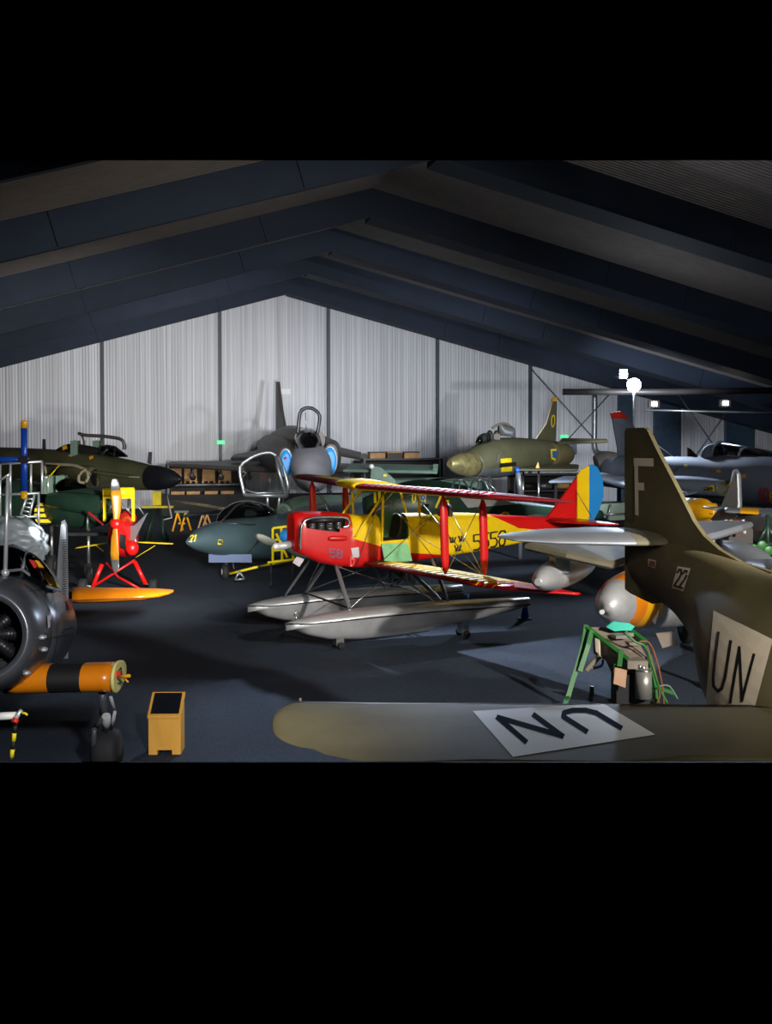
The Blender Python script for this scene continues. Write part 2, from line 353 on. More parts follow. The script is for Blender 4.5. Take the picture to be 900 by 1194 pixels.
# ------------------------------------------------------------------ structure: floor, wall, roof
def FLR(px, py, z=0):
    d = (P(px, py, 1)-CAM); t = (z-HC)/d.z; return CAM+d*t
WY = 59.3; R0, SL, SR = 7.721, .28, .256
def XW(px, y):        # where the sight line through column px meets the plane Y = y
    d = (P(px, 520, 1)-CAM); return d.x/d.y*y
def under(x, h): return HC+h-(SL*(R0-x) if x < R0 else SR*(x-R0))
bm = bmn()
a = FLR(-12, 888); b1 = FLR(912, 888)
fp = [a, b1, Vector((XW(912, WY), WY, 0)), Vector((XW(-12, WY), WY, 0))]
fv = [bm.verts.new(v) for v in fp]; bm.faces.new(fv)
r = bmesh.ops.extrude_face_region(bm, geom=bm.faces[:]); bmesh.ops.translate(bm, vec=(0, 0, -.012), verts=[v for v in r['geom'] if isinstance(v, bmesh.types.BMVert)])
struct('floor', bm, 'floor', False)
DEP = .961
xl, xr = XW(-12, WY), XW(912, WY)
bm = bmn()
prism(bm, [(xl, WY, 0), (xr, WY, 0), (xr, WY, under(xr, 7.6)), (R0, WY, HC+7.6), (xl, WY, under(xl, 7.6))], Vector((0, .25, 0)))
struct('wall_back', bm, 'wall')
# roof sheets, both slopes, from the back wall to where the photo ends
bm = bmn()
Y0 = 12
xl2, xr2 = -9, 40
prism(bm, [(xl2, Y0, under(xl2, 7+DEP)), (R0, Y0, HC+7+DEP), (R0, Y0, HC+7+DEP+.12), (xl2, Y0, under(xl2, 7+DEP)+.12)], Vector((0, WY+.25-Y0, 0)))
prism(bm, [(R0, Y0, HC+7+DEP), (xr2, Y0, under(xr2, 7+DEP)), (xr2, Y0, under(xr2, 7+DEP)+.12), (R0, Y0, HC+7+DEP+.12)], Vector((0, WY+.25-Y0, 0)))
struct('ceiling', bm, 'roof')
FR = [(20.2, 6.99), (28.28, 6.997), (36.72, 7.02), (44.27, 7.04), (50.97, 7.03), (57.77, 6.9)]
ti = [0]
def trimobj(bm, m):
    ti[0] += 1
    trim(bm)
    if len(bm.verts) == 0: bm.free(); return None
    o = obj('trim_%d' % ti[0], bm, m); o['kind'] = 'structure'; return o
for k, (D, h) in enumerate(FR):
    for side in (-1, 1):
        th = .14 if side < 0 else 1.3
        if k == 5 and side > 0: th = 1.1
        xe = -10 if side < 0 else 40
        top = 7+DEP-.002
        bm = bmn()
        xs_ = [R0, xe]
        z = lambda x, hh: under(x, hh)
        prism(bm, [(R0, D, HC+h+.05), (xe, D, z(xe, h)+.05), (xe, D, z(xe, top)), (R0, D, HC+top)], Vector((0, th, 0)))
        # bottom flange lip
        prism(bm, [(R0, D-.03, HC+h), (xe, D-.03, z(xe, h)), (xe, D-.03, z(xe, h)+.05), (R0, D-.03, HC+h+.05)], Vector((0, th+.06, 0)))
        # splice plates at right angles to the rafter
        for sx in ([3.5, 9.5, 14.5] if side < 0 else [8.3, 11.3, 19.5]):
            x = R0+side*sx
            if abs(x) > 39: continue
            sl = SL if side < 0 else SR
            q = Vector((.05, 0, 0))
            dx = sl*DEP*(1 if side > 0 else -1)*.9
            prism(bm, [(x-.04, D-.06, z(x, h)+.02), (x+.04, D-.06, z(x, h)+.02), (x+.04+dx, D-.06, z(x+dx, top)-.02), (x-.04+dx, D-.06, z(x+dx, top)-.02)], Vector((0, .06, 0)))
        trimobj(bm, 'beam')
# wall posts and the wide dark panels on the right
for px in (120, 257, 383, 510, 618):
    x = XW(px, WY-.1); bm = bmn(); box(bm, (x, WY-.1, under(x, 7.5)/2), .16, .2, under(x, 7.5), Vector((1, 0, 0))); trimobj(bm, 'post')
for pa, pb in ((720, 737), (762, 792), (845, 877)):
    x0, x1 = XW(pa, WY-.12), XW(pb, WY-.12); x = (x0+x1)/2; bm = bmn(); box(bm, (x, WY-.14, under(x, 7.2)/2), x1-x0, .25, under(x, 7.2), Vector((1, 0, 0))); trimobj(bm, 'bluepanel')
# ------------------------------------------------------------------ the red and yellow floatplane
HA = math.radians(26.5); HX = RT*math.cos(HA)+FW*math.sin(HA); HY = UP.cross(HX); HO = RT*-.08+FW*23
def H(x, y, z): return HO+HX*x+HY*y+UP*z
def hl(p): q = Vector(p)-HO; return q.dot(HX), q.dot(HY), q.z
T = thing('floatplane', H(0, 0, 0), 'red and yellow fabric biplane standing on two silver floats', 'biplane floatplane')
ST = [(-2.02, 1.78, 2.50, .20), (-1.9, 1.7, 2.54, .28), (-1.5, 1.51, 2.53, .31), (-1.1, 1.42, 2.5, .33), (-.75, 1.38, 2.44, .34), (-.4, 1.35, 2.42, .34), (.4, 1.41, 2.42, .34), (1.25, 1.47, 2.41, .33), (2.1, 1.55, 2.37, .3), (2.9, 1.63, 2.30, .24), (3.7, 1.72, 2.24, .16), (4.5, 1.82, 2.18, .09), (5.15, 1.9, 2.12, .035)]
def interp(x, k):
    for a, b_ in zip(ST[:-1], ST[1:]):
        if x <= b_[0]: t = (x-a[0])/(b_[0]-a[0]); return a[k]*(1-t)+b_[k]*t
    return ST[-1][k]
xs_ = [-2.02, -1.97, -1.9]+[-1.8+.07*i for i in range(100) if -1.8+.07*i < 5.15]+[5.15]
rings = []
for x in xs_:
    z0, z1, hw = interp(x, 1), interp(x, 2), interp(x, 3); cz = (z0+z1)/2; rz = (z1-z0)/2; ring = []
    for j in range(40):
        a = 2*PI*j/40; u, v = sup(a, 5.5 if math.sin(a) < 0 else 3.0); ring.append(H(x, hw*u, cz+rz*v))
    rings.append(ring)
def hmat(c, i, j):
    x, y, z = hl(c)
    if x < -.82: return 0
    if x < .3: lim = 1.98-(x+.82)*.30
    elif x < 1.5: lim = 1.644-(x-.3)*.103
    else: lim = 1.3
    if x > 2.45:
        up_ = 2.34-(x-2.45)*.4333 if x < 3.2 else 2.015-(x-3.2)*.12
        if z > up_: return 0
    return 1 if z > lim else 0
def hskip(c, i, j):
    x, y, z = hl(c)
    if -.22 < x < .42 and z > 1.86 and y < .18: return True
    if .95 < x < 1.5 and z > interp(x, 2)-.06 and abs(y) < .22: return True
    if -1.8 < x < -.98 and 2.16 < z < 2.4 and y < -.2: return True
    return False
bm = loftrings(bmn(), rings, True, True, None, hskip)
for x0, z0, x1, z1 in ((-.82, 1.98, .3, 1.644), (.3, 1.644, 1.5, 1.52), (1.5, 1.3, 1.5, 1.53), (2.45, 2.34, 3.2, 2.015), (3.2, 2.015, 5.2, 1.775), (-.82, 1, -.82, 3)):
    pl = H(x0, 0, z0); dr = (H(x1, 0, z1)-pl); nn = dr.cross(HY).normalized()
    fs_ = [f for f in bm.faces if x0-.12 < hl(f.calc_center_median())[0] < x1+.12]
    ge = set(fs_)
    for f in fs_: ge.update(f.edges); ge.update(f.verts)
    bmesh.ops.bisect_plane(bm, geom=list(ge), plane_co=pl, plane_no=nn)
for f in bm.faces: f.material_index = hmat(f.calc_center_median(), 0, 0)
fus = obj('fuselage', bm, ['red', 'yellow'], T); FT = [BV[fus.name]]
# interior: cockpit walls, seats, engine
bm = bmn(); box(bm, H(.1, .2, 2.0), 1.1, .04, .8, HX); box(bm, H(.1, 0, 1.62), 1.1, .5, .04, HX); box(bm, H(.47, 0, 1.95), .04, .5, .7, HX); box(bm, H(-.3, 0, 1.95), .04, .5, .7, HX); box(bm, H(1.2, 0, 2.1), .6, .45, .03, HX); obj('cockpit_lining', bm, 'cockpit', T)
for x, z in ((.32, 2.14), (1.48, 2.32)):
    bm = bmn(); rr = []
    for t in (-.04, 0, .04): rr.append([H(x+t+.05*math.sin(2*PI*j/20), .24*math.cos(2*PI*j/20), z+.27*math.sin(2*PI*j/20)) for j in range(20)])
    loftrings(bm, rr); obj('seat_back', bm, 'seat', T)
bm = bmn(); ball(bm, H(.12, -.02, 1.82), .2, .2, .12, HX); obj('seat_cushion', bm, 'seat', T)
bm = bmn()
q = [H(-.2, -.36, 1.84), H(.4, -.36, 1.84), H(.42, -.52, 1.48), H(-.2, -.52, 1.48)]; slab(bm, q, .03, 0, False); obj('cockpit_door', bm, 'mint', T, 'pale green folded-down door')
# engine: cylinders and exhaust pipe
bm = bmn(); box(bm, H(-1.4, -.1, 2.25), 1.0, .1, .3, HX, None, 0); obj('engine_block', bm, 'black', T)
for k in range(4):
    bm = bmn()
    for q_ in range(5): disc(bm, H(-1.66+k*.19, -.22, 2.19+q_*.035), UP, .075, .02, 14)
    obj('cylinder', bm, 'steel', T)
bm = bmn(); ptube(bm, spline([H(-1.05, -.36, 2.21), H(-.93, -.37, 2.25), H(-.93, -.37, 2.36), H(-1.05, -.36, 2.41), H(-1.5, -.35, 2.43), H(-1.78, -.36, 2.41), H(-1.92, -.36, 2.3), H(-1.95, -.35, 2.05), H(-1.95, -.34, 1.8)]), .028); obj('exhaust_pipe', bm, 'steel', T, 'bright steel exhaust pipe')
bm = bmn(); tube(bm, H(-1.75, -.34, 2.37), H(-1.05, -.34, 2.37), .05); obj('exhaust_manifold', bm, 'darkmetal', T)
bm = bmn(); strut(bm, H(-1.35, -.33, 2.0), H(-.95, -.35, 1.99), .11, .07, UP, .6); obj('side_blister', bm, 'red', T)
# propeller
hub = H(-2.2, 0, 1.86); bm = bmn(); tube(bm, H(-2.0, 0, 1.87), H(-2.32, 0, 1.86), .1, .06, 16); ball(bm, H(-2.33, 0, 1.86), .07); obj('propeller_hub', bm, 'alu', T)
pd = (P(368, 648, 22.4)-P(318, 629, 22.4)).normalized()
for s in (-1, 1):
    bm = bmn(); rr = []
    for f, wd, tw in ((.06, .08, 1.2), (.2, .14, 1.0), (.4, .2, .75), (.6, .21, .6), (.8, .16, .5), (.9, .06, .45)):
        c = hub+pd*(s*f*.62); ax = (UP*math.cos(tw*.5)+HX*math.sin(tw*.5)*s*.6).normalized(); ay = pd.cross(ax)
        rr.append([c+ax*(wd*.5*math.cos(2*PI*j/14))+ay*(.022*math.sin(2*PI*j/14)) for j in range(14)])
    loftrings(bm, rr); obj('propeller_blade', bm, 'darkolive', T)
bm = bmn(); c = H(-2.2, -.1, 1.6); slab(bm, [P(346, 649, 21.9), P(355, 652, 21.9), P(349, 661, 21.9), P(341, 656, 21.9)], .01, 0, False); obj('paper_tag', bm, 'tag', T)
# wings
def wz(x, y, z0): return z0-.075*(x+.4)+.012*abs(y)
def wsec(y, xl, xt, z0, th): return (H(xl, y, wz(xl, y, z0)), H(xt, y, wz(xt, y, z0)), th)
U0 = 2.98
def upper(y0, sgn, nm):
    secs = []
    for f in [0, .25, .5, .75, .86, .93, .97, .99, 1.0]:
        y = sgn*(y0+(5.12-y0)*f); sw = .13*abs(y); a, b_ = -.88+sw, .62+sw
        if f > .75: k = ((f-.75)/.25); a += (b_-a)*.75*k**2.6; b_ -= .18*k**3
        secs.append(wsec(y, a, b_, U0, .15 if f < .8 else .15*(1.05-f)*4+.02))
    bm = bmn()
    def mf(c, i, j):
        x, y, z = hl(c); x -= .13*abs(y)-.88
        if abs(y) > 2.9+.35*x: return 1 if sgn > 0 else 2
        if j in (5, 6, 7, 8, 9): return 1
        return 0
    wing(bm, secs, mf, 4); return obj(nm, bm, ['yellow', 'darkred', 'darkred'], T)
uw = upper(.42, -1, 'upper_wing'); upper(.42, 1, 'upper_wing')
bm = bmn(); wing(bm, [wsec(-.44, -.86, .6, U0+.02, .2), wsec(0, -.9, .6, U0+.02, .26), wsec(.44, -.86, .6, U0+.02, .2)], None, 4); obj('fuel_tank_centre_section', bm, 'yellow', T)
L0 = 1.44
for sgn in (-1, 1):
    secs = []
    for f in [0, .25, .5, .75, .86, .93, .97, 1.0]:
        y = sgn*(.36+(5.25-.36)*f); sw = .1*abs(y)-.03*max(0, abs(y)-3); a, b_ = -.62+sw, .86+sw
        if f > .75: k = ((f-.75)/.25); a += (b_-a)*.8*k**2; b_ -= .12*k**3
        secs.append(wsec(y, a, b_, L0, .14 if f < .8 else .14*(1.05-f)*4+.02))
    bm = bmn()
    def mf(c, i, j):
        x, y, z = hl(c)
        if abs(y) > 4.0: return 2
        if j in (6, 7, 8, 9, 10, 11): return 1
        if abs(y) < .75: return 3  # grey-green sheen on the wing root, put into the colour
        return 0
    wing(bm, secs, mf, 6); lw = obj('lower_wing', bm, ['yellow', 'darkred', 'red', 'greengrey'], T)
    if sgn < 0:
        for k in range(17):
            y = -.8-k*.235; sw = .1*abs(y)-.03*max(0, abs(y)-3); rr = []
            for x in [0, .04, .1, .2, .3]:
                X = -.62+sw+x*1.48; rr.append(H(X+.02, y, wz(X, y, L0)+.14*foil(x)*1.25+.006))
            rib = bmn(); ptube(rib, rr, .011, 5); obj('rib_tape', rib, 'yellow', lw)
for k in range(19):
    y = -.6-k*.22; sw = .13*abs(y); rr = [H(-.88+sw+x*1.5, y, wz(-.88+sw+x*1.5, y, U0)+.15*foil(x)*1.25+.004) for x in (0.005, .02, .06, .12)]
    bm = bmn(); ptube(bm, rr, .01, 5); obj('rib_tape', bm, 'red', uw)
# struts
for sgn in (-1, 1):
    for x, nm in ((0, 0), (1, 1)):
        y = 3.05*sgn; xu = -.28+x*.83; zt, zb = wz(xu, y, U0)-.03, wz(xu+.05, y, L0)+.08
        bm = bmn(); strut(bm, H(xu, y, zt), H(xu+.05, y, zb), .17, .09, HX, .25); obj('interplane_strut', bm, 'red', T)
cab = [((-.72, -.34, 2.42-.55), (-.45, -.4, 2.95)), ((-.42, -.34, 2.38), (-.47, -.42, 2.95)), ((.55, -.34, 2.0), (.45, -.42, 2.9)), ((-.72, .3, 2.2), (-.45, .4, 2.95)), ((-.1, .3, 2.38), (-.45, .42, 2.95)), ((.55, .3, 2.3), (.45, .42, 2.9))]
cab = [((-.78, -.35, 2.0), (-.1, -.42, 2.95)), ((-.18, -.36, 1.9), (-.18, -.42, 2.95)), ((.72, -.34, 1.98), (.62, -.42, 2.9)), ((-.78, .3, 2.4), (-.25, .4, 2.95)), ((-.5, .32, 2.4), (-.5, .42, 2.95)), ((.72, .3, 2.4), (.62, .42, 2.9))]
for a, b_ in cab:
    bm = bmn(); strut(bm, H(*a), H(*b_), .055, .035, HX, .8); obj('cabane_strut', bm, 'amber' if 0 else 'yellow', T)
# rigging wires
W_ = [((-.3, -.36, 1.4), (-.2, -3.0, 2.85)), ((.6, -.36, 2.0), (.55, -3.0, 1.5)), ((-.2, -.45, 2.9), (-.2, -3.0, 1.55)), ((.5, -.45, 2.85), (.55, -3.0, 1.5)), ((-.26, -3.05, 2.93), (.58, -3.05, 1.48)), ((.55, -3.05, 2.88), (-.22, -3.05, 1.55)),
 ((-.3, .36, 1.45), (-.2, 3.0, 2.85)), ((-.2, .45, 2.9), (-.2, 3.0, 1.55)), ((.5, .45, 2.85), (.55, 3.0, 1.5)), ((-.26, 3.05, 2.93), (.58, 3.05, 1.48)), ((-.75, -.35, 1.42), (-.2, -.45, 2.9)), ((-.6, -.3, 2.4), (.6, -.42, 2.88)), ((.45, -.36, 1.45), (1.5, -2.2, 2.85))]
for a, b_ in W_[:-1]:
    bm = bmn(); tube(bm, H(*a), H(*b_), .008, None, 6); obj('bracing_wire', bm, 'steel', T)
# tail
bm = bmn(); slab(bm, [H(4.05, 0, 2.17), H(4.45, 0, 2.62), H(4.86, 0, 3.07), H(4.88, 0, 3.1), H(4.88, 0, 2.05), H(4.5, 0, 2.1)], .07); obj('fin', bm, 'red', T)
rp = [(4.88, 3.12), (5.0, 3.24), (5.18, 3.34), (5.32, 3.36), (5.45, 3.3), (5.55, 3.15), (5.62, 2.9), (5.6, 2.6), (5.5, 2.35), (5.35, 2.12), (5.22, 2.0), (4.88, 1.95)]
bm = bmn()
pa = [p for p in rp if p[0] <= 5.19]; 
slab(bm, [H(x, 0, z) for x, z in [(4.89, 3.12), (5.0, 3.24), (5.22, 3.34), (5.22, 2.02), (4.89, 1.96)]], .06)
rud = obj('rudder', bm, 'yellow', T, 'yellow and blue striped rudder')
bm = bmn(); slab(bm, [H(x, 0, z) for x, z in [(5.2, 3.345), (5.32, 3.36), (5.45, 3.3), (5.55, 3.15), (5.62, 2.9), (5.62, 2.6), (5.52, 2.33), (5.38, 2.12), (5.2, 2.02)]], .055); obj('rudder_stripe', bm, 'blue', rud, 'blue half of the rudder')
for sgn in (-1, 1):
    bm = bmn(); wing(bm, [(H(3.95, sgn*.06, 2.13), H(5.1, sgn*.06, 2.13), .09), (H(4.1, sgn*.7, 2.13), H(5.1, sgn*.7, 2.12), .08), (H(4.45, sgn*1.3, 2.13), H(5.0, sgn*1.35, 2.12), .05), (H(4.75, sgn*1.5, 2.13), H(4.9, sgn*1.5, 2.12), .02)]); obj('tailplane', bm, 'red', T)
for a, b_ in (((4.7, -.9, 2.12), (4.6, -.05, 1.85)), ((4.7, -.9, 2.15), (4.85, 0, 2.8))):
    bm = bmn(); tube(bm, H(*a), H(*b_), .01, None, 6); obj('tail_brace', bm, 'steel', T)
# windscreens
for x in (-.3, .9):
    bm = bmn(); slab(bm, [H(x, -.2, 2.4), H(x, .2, 2.4), H(x+.12, .15, 2.6), H(x+.12, -.15, 2.6)], .01, 0, False); obj('windscreen', bm, 'glass', T)
# floats
def flt(yc, x0, x1, dz):
    L = x1-x0; rr = []
    for f, zt, zb, hw in ((0, .56, .5, .03), (.03, .6, .42, .12), (.08, .64, .3, .2), (.16, .68, .18, .27), (.28, .72, .12, .31), (.42, .74, .12, .31), (.56, .74, .16, .31), (.58, .74, .24, .3), (.75, .72, .3, .26), (.9, .7, .4, .18), (1, .68, .5, .1)):
        x = x0+L*f; r_ = []
        for j in range(28):
            a = 2*PI*j/28; u, v = math.cos(a), math.sin(a)
            if v >= 0: uu, vv = sup(a, 2.6); z = (zt-.14)+.14*vv; r_.append(H(x, yc+hw*uu, z+dz))
            else: uu = math.copysign(abs(u)**.55, u); z = (zt-.14)-(zt-.14-zb)*(1-abs(u)**1.3)*1.0; r_.append(H(x, yc+hw*uu*(.25+.75*1), z+dz))
        rr.append(r_)
    bm = loftrings(bmn(), rr, True, True, lambda c, i, j: 1 if j >= 15 and j <= 27 and hl(c)[2]-dz < .5 and 0 else 0)
    o = obj('float', bm, ['alu', 'black'], T)
    bm = bmn(); ptube(bm, [H(x0+L*f, yc-s*hw, z+dz) for s, seq in ((1, ((0, .03, .55), (.08, .205, .54), (.16, .275, .56), (.28, .315, .585), (.56, .315, .6), (.75, .265, .58), (1, .1, .54))),) for f, hw, z in seq], .014, 6); obj('chine_strip', bm, 'darkmetal', o)
    return o
f1 = flt(-1.25, -2.62, 2.75, 0); f2 = flt(1.05, -2.55, 2.5, 0)
def fs(a, b_, r=.045, m='silver'):
    bm = bmn(); strut(bm, H(*a), H(*b_), r*2.2, r*1.1, HX, .8); obj('float_strut', bm, m, T)
for s, yf in ((-1, -1.25), (1, 1.05)):
    fs((-1.15, s*.25, 1.45), (-1.3, yf, .7)); fs((-1.5, s*.22, 1.55), (-1.75, yf, .68), .03) if s > 0 else None
    fs((.3, s*.3, 1.42), (.75, yf, .7)); fs((-.1, s*.3, 1.4), (.6, yf, .7), .025); fs((1.0, s*.3, 1.48), (.85, yf, .72), .04)
fs((-1.3, -1.25, .74), (-1.3, 1.05, .74), .03, 'darkmetal'); fs((.8, -1.25, .76), (.8, 1.05, .76), .03, 'darkmetal')
for a, b_ in (((-1.1, -.25, 1.42), (.75, 1.05, .75)), ((-1.1, .25, 1.42), (.75, -1.25, .75)), ((-1.5, -.2, 1.5), (-1.3, 1.05, .75)), ((.3, -.3, 1.42), (-1.3, -1.25, .75)), ((.3, .3, 1.42), (-1.3, 1.05, .75))):
    bm = bmn(); tube(bm, H(*a), H(*b_), .01, None, 6); obj('bracing_wire', bm, 'steel', T)
# beaching wheels under the floats
for yf in (-1.25, 1.05):
    for x in (-1.55, 1.2):
        zb = .14 if x < 0 else .28
        bm = bmn(); disc(bm, H(x, yf-.16, .07), HY, .07, .06, 16); disc(bm, H(x, yf+.16, .07), HY, .07, .06, 16); tube(bm, H(x, yf-.2, .07), H(x, yf+.2, .07), .02); wh = obj('beaching_wheel', bm, 'rubber', T)
        bm = bmn(); box(bm, H(x, yf, .07+zb/2), .16, .2, zb, HX); obj('wheel_bracket', bm, 'steel', wh)
bm = bmn(); tube(bm, H(-2.4, -1.25, .6), H(-2.4, -1.25, .68), .02); ptube(bm, [H(-2.4+.045*math.cos(a*PI/6), -1.25, .71+.045*math.sin(a*PI/6)) for a in range(12)], .014, 6, closed=True); obj('mooring_ring', bm, 'steel', T)
# markings
bm = bmn(); dtext(bm, '5558', [(552, 624), (589.5, 618.5), (588.5, 635), (552.5, 641)], 1.7, FT, .32); obj('number_marking', bm, 'ink', T, 'black number on the yellow side')
bm = bmn(); dtext(bm, '58', [(384, 640), (398.5, 641.5), (398, 650.5), (384, 649)], 1.7, FT, .35); obj('number_marking', bm, 'lilac', T, 'grey number on the red nose')
for cx, cy in ((527.5, 629.5), (538, 628), (533.5, 639)):
    bm = bmn()
    for dx in (-3.3, 0, 3.3): dstroke(bm, [(cx+dx*1.1, cy-3), (cx+dx*.45, cy+2)], 1.6, FT)
    dstroke(bm, [(cx-2.6, cy+2.8), (cx+2.4, cy+2.5)], 1.8, FT); obj('crown_emblem', bm, 'ink', T)
bm = bmn(); dquad(bm, [(409, 639), (418, 638), (419, 650), (411, 650)], FT); obj('paper_placard', bm, 'tag', T)
# blue support stands
def bluecone(px, py, d, h):
    b0 = FLR(px, py); t = thing('support_stand', b0, 'small blue support cone on the floor ' + ('between the two silver floats' if px < 570 else 'behind the tail end of the nearer float'), 'stand', 'blue support cones')
    bm = bmn(); tube(bm, b0, b0+UP*.03, .16, .15, 16); tube(bm, b0+UP*.03, b0+UP*h, .09, .035, 16); obj('cone_body', bm, 'royal', t)
    bm = bmn(); disc(bm, b0+UP*(h+.015), UP, .07, .03, 16); obj('cone_head', bm, 'blue', t)
bluecone(544, 716, 25, .42); bluecone(612, 722, 25, .42)
# ------------------------------------------------------------------ far background: pipes, rods, signs, racks
def top(name, bm, m, label, cat, group=None, kind=None, fixn=True):
    o = obj(name, bm, m, None, None, fixn); return tag(o, label, cat, group, kind)
bm = bmn(); ptube(bm, [P(656, 457, 50), P(780, 457, 50), P(915, 455, 50)], .14, 12); top('ventilation_duct', bm, 'duct', 'long dark round duct running high along the right side of the far wall', 'duct')
bm = bmn(); ptube(bm, spline([Vector((XW(q_[0], WY-.17), WY-.17, P(693, q_[1], 60.2).z)) for q_ in ((693, 458), (693, 500), (693, 520), (696, 529), (706, 531))]), .16, 12); top('downpipe', bm, 'galv', 'silver vertical pipe with an elbow on the far wall', 'pipe')
bm = bmn(); tube(bm, P(752, 478, 53), P(915, 482, 53), .05); top('steel_rail', bm, 'galv', 'thin horizontal steel rail below the dark duct at right', 'rail')
for a, b_, lb in (((620, 431), (692, 511), 'thin diagonal wall brace falling to the right behind the upright tail with yellow cap'), ((715, 455), (655, 520), 'thin diagonal wall brace rising to the right beside the silver downpipe'), ((791, 460), (834, 522), 'thin diagonal brace falling right between the dark wall panels'), ((846, 482), (811, 532), 'thin diagonal brace rising right between the dark wall panels')):
    bm = bmn(); tube(bm, P(*a, 57), P(*b_, 57), .035, None, 6); top('wall_brace', bm, 'post', lb, 'brace')
# signs
bm = bmn(); c = P(336, 455.5, 58.0); c.y = WY-.06; box(bm, c, .6, .05, .28, Vector((1, 0, 0))); s = top('wall_sign', bm, 'sign', 'small white sign high on the far wall beside the grey jet fin', 'sign')
bm = bmn(); c = P(258.5, 516, 57.8); c.y = WY-.24; box(bm, c, .4, .08, .2, Vector((1, 0, 0))); top('exit_sign', bm, 'exit', 'small green lit exit sign on the wall post', 'sign')
bm = bmn(); c = P(702, 510, 57.8); c.y = WY-.04; box(bm, c, .45, .08, .16, Vector((1, 0, 0))); top('exit_sign', bm, 'exit', 'green lit exit sign right of the silver downpipe', 'sign')
for px, py in ((710, 524), (697.5, 541)):
    bm = bmn(); c = P(px, py, 58); c.y = WY-.12; box(bm, c, .55, .2, .7, Vector((1, 0, 0))); top('switch_box', bm, 'grey', 'grey electrical box on the far wall, ' + ('upper one' if py < 530 else 'lower one'), 'electrical box')
# racks along the far wall
def rack(x0, x1, y, h, label, shelves=2):
    t = thing('storage_rack', (x0, y, 0), label, 'rack')
    n = max(2, int((x1-x0)/2.6)+1)
    for i in range(n):
        x = x0+(x1-x0)*i/(n-1)
        for yy in (y, y+.9):
            bm = bmn(); box(bm, (x, yy, h/2), .1, .08, h, Vector((1, 0, 0))); obj('upright', bm, 'darkmetal', t)
    for k in range(shelves+1):
        z = .25+(h-.3)*k/shelves
        bm = bmn(); box(bm, ((x0+x1)/2, y+.45, z), x1-x0, .95, .09, Vector((1, 0, 0))); obj('shelf', bm, 'darkmetal', t)
    bm = bmn(); box(bm, ((x0+x1)/2, y+.94, h/2), x1-x0, .03, h, Vector((1, 0, 0))); obj('shade_panel', bm, 'black', t)  # black sheet added to stand for shade behind the shelves
    return t
def crate(x, y, z, sx, sz, label, m='pine'):
    t = thing('wooden_crate', (x, y, z), label, 'crate')
    bm = bmn(); box(bm, (x, y, z+.12+sz/2), sx, .8, sz, Vector((1, 0, 0))); bx_ = obj('box', bm, m, t)
    bm = bmn()
    for q in (-.5, 0, .5): box(bm, (x+q*sx*.9, y, z+.05), .1, .8, .1, Vector((1, 0, 0)))
    box(bm, (x, y, z+.11), sx, .8, .03, Vector((1, 0, 0))); obj('pallet', bm, 'pine', t)
    for q in (-.3, .3):
        bm = bmn(); box(bm, (x+sx*q, y-.41, z+.12+sz/2), .08, .03, sz, Vector((1, 0, 0))); obj('batten', bm, 'pine', t)
RY = 56.3
def X_(px, y=RY): return XW(px, y)
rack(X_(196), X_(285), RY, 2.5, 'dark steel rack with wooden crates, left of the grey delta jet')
wc = ['leftmost on the upper shelf', 'second from left on the upper shelf', 'third from left on the upper shelf', 'rightmost on the upper shelf']
for i, px in enumerate((204, 222, 243, 262)):
    crate(X_(px), RY+.4, 1.43, .62, .62+.1*(i % 2), 'pale wooden crate on the left rack, '+wc[i])
    if i < 4: crate(X_(px+3), RY+.4, .3, .65, .6, 'pale wooden crate on the left rack, '+wc[i].replace('upper', 'lower'))
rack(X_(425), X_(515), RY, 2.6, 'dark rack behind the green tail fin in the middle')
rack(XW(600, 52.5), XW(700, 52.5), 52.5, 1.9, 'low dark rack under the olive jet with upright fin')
bm = bmn(); x0, x1 = XW(188, 54), XW(470, 54); box(bm, ((x0+x1)/2, 54, .5), x1-x0, .06, 1.0, Vector((1, 0, 0))); tag(obj('low_shade_board', bm, 'black'), 'long low black partition added for shade in front of the racks', 'board')  # added black board painting in the shade at the wall base
names = ['left of three on top of the middle rack', 'centre of three on top of the middle rack', 'right of three on top of the middle rack']
for i, px in enumerate((441, 461, 481)):
    x = X_(px); bm = bmn(); box(bm, (x, RY+.45, 2.6+.14), .8, .6, .28, Vector((1, 0, 0))); t = thing('storage_case', (x, RY, 2.65), 'brown wooden case, ' + names[i], 'case'); obj('case_body', bm, 'pine' if i != 1 else 'seat', t)
    bm = bmn(); box(bm, (x, RY+.45, 2.91), .84, .64, .06, Vector((1, 0, 0))); obj('lid', bm, 'seat' if i != 1 else 'pine', t)
for i, (px, z) in enumerate(((616, 1.05), (635, 1.05), (655, 1.05), (675, 1.05))):
    x = XW(px, 52.9); bm = bmn(); rr = [Vector((x+dx, 52.9, 1.28)) for dx in (-.35, .35)]; tube(bm, rr[0], rr[1], .18, .16, 12); top('spare_part_drum', bm, ['seat', 'galv', 'pine', 'darkmetal'][i], ['brown', 'pale metal', 'tan', 'dark steel'][i]+' drum lying on the low rack under the olive jet', 'drum')
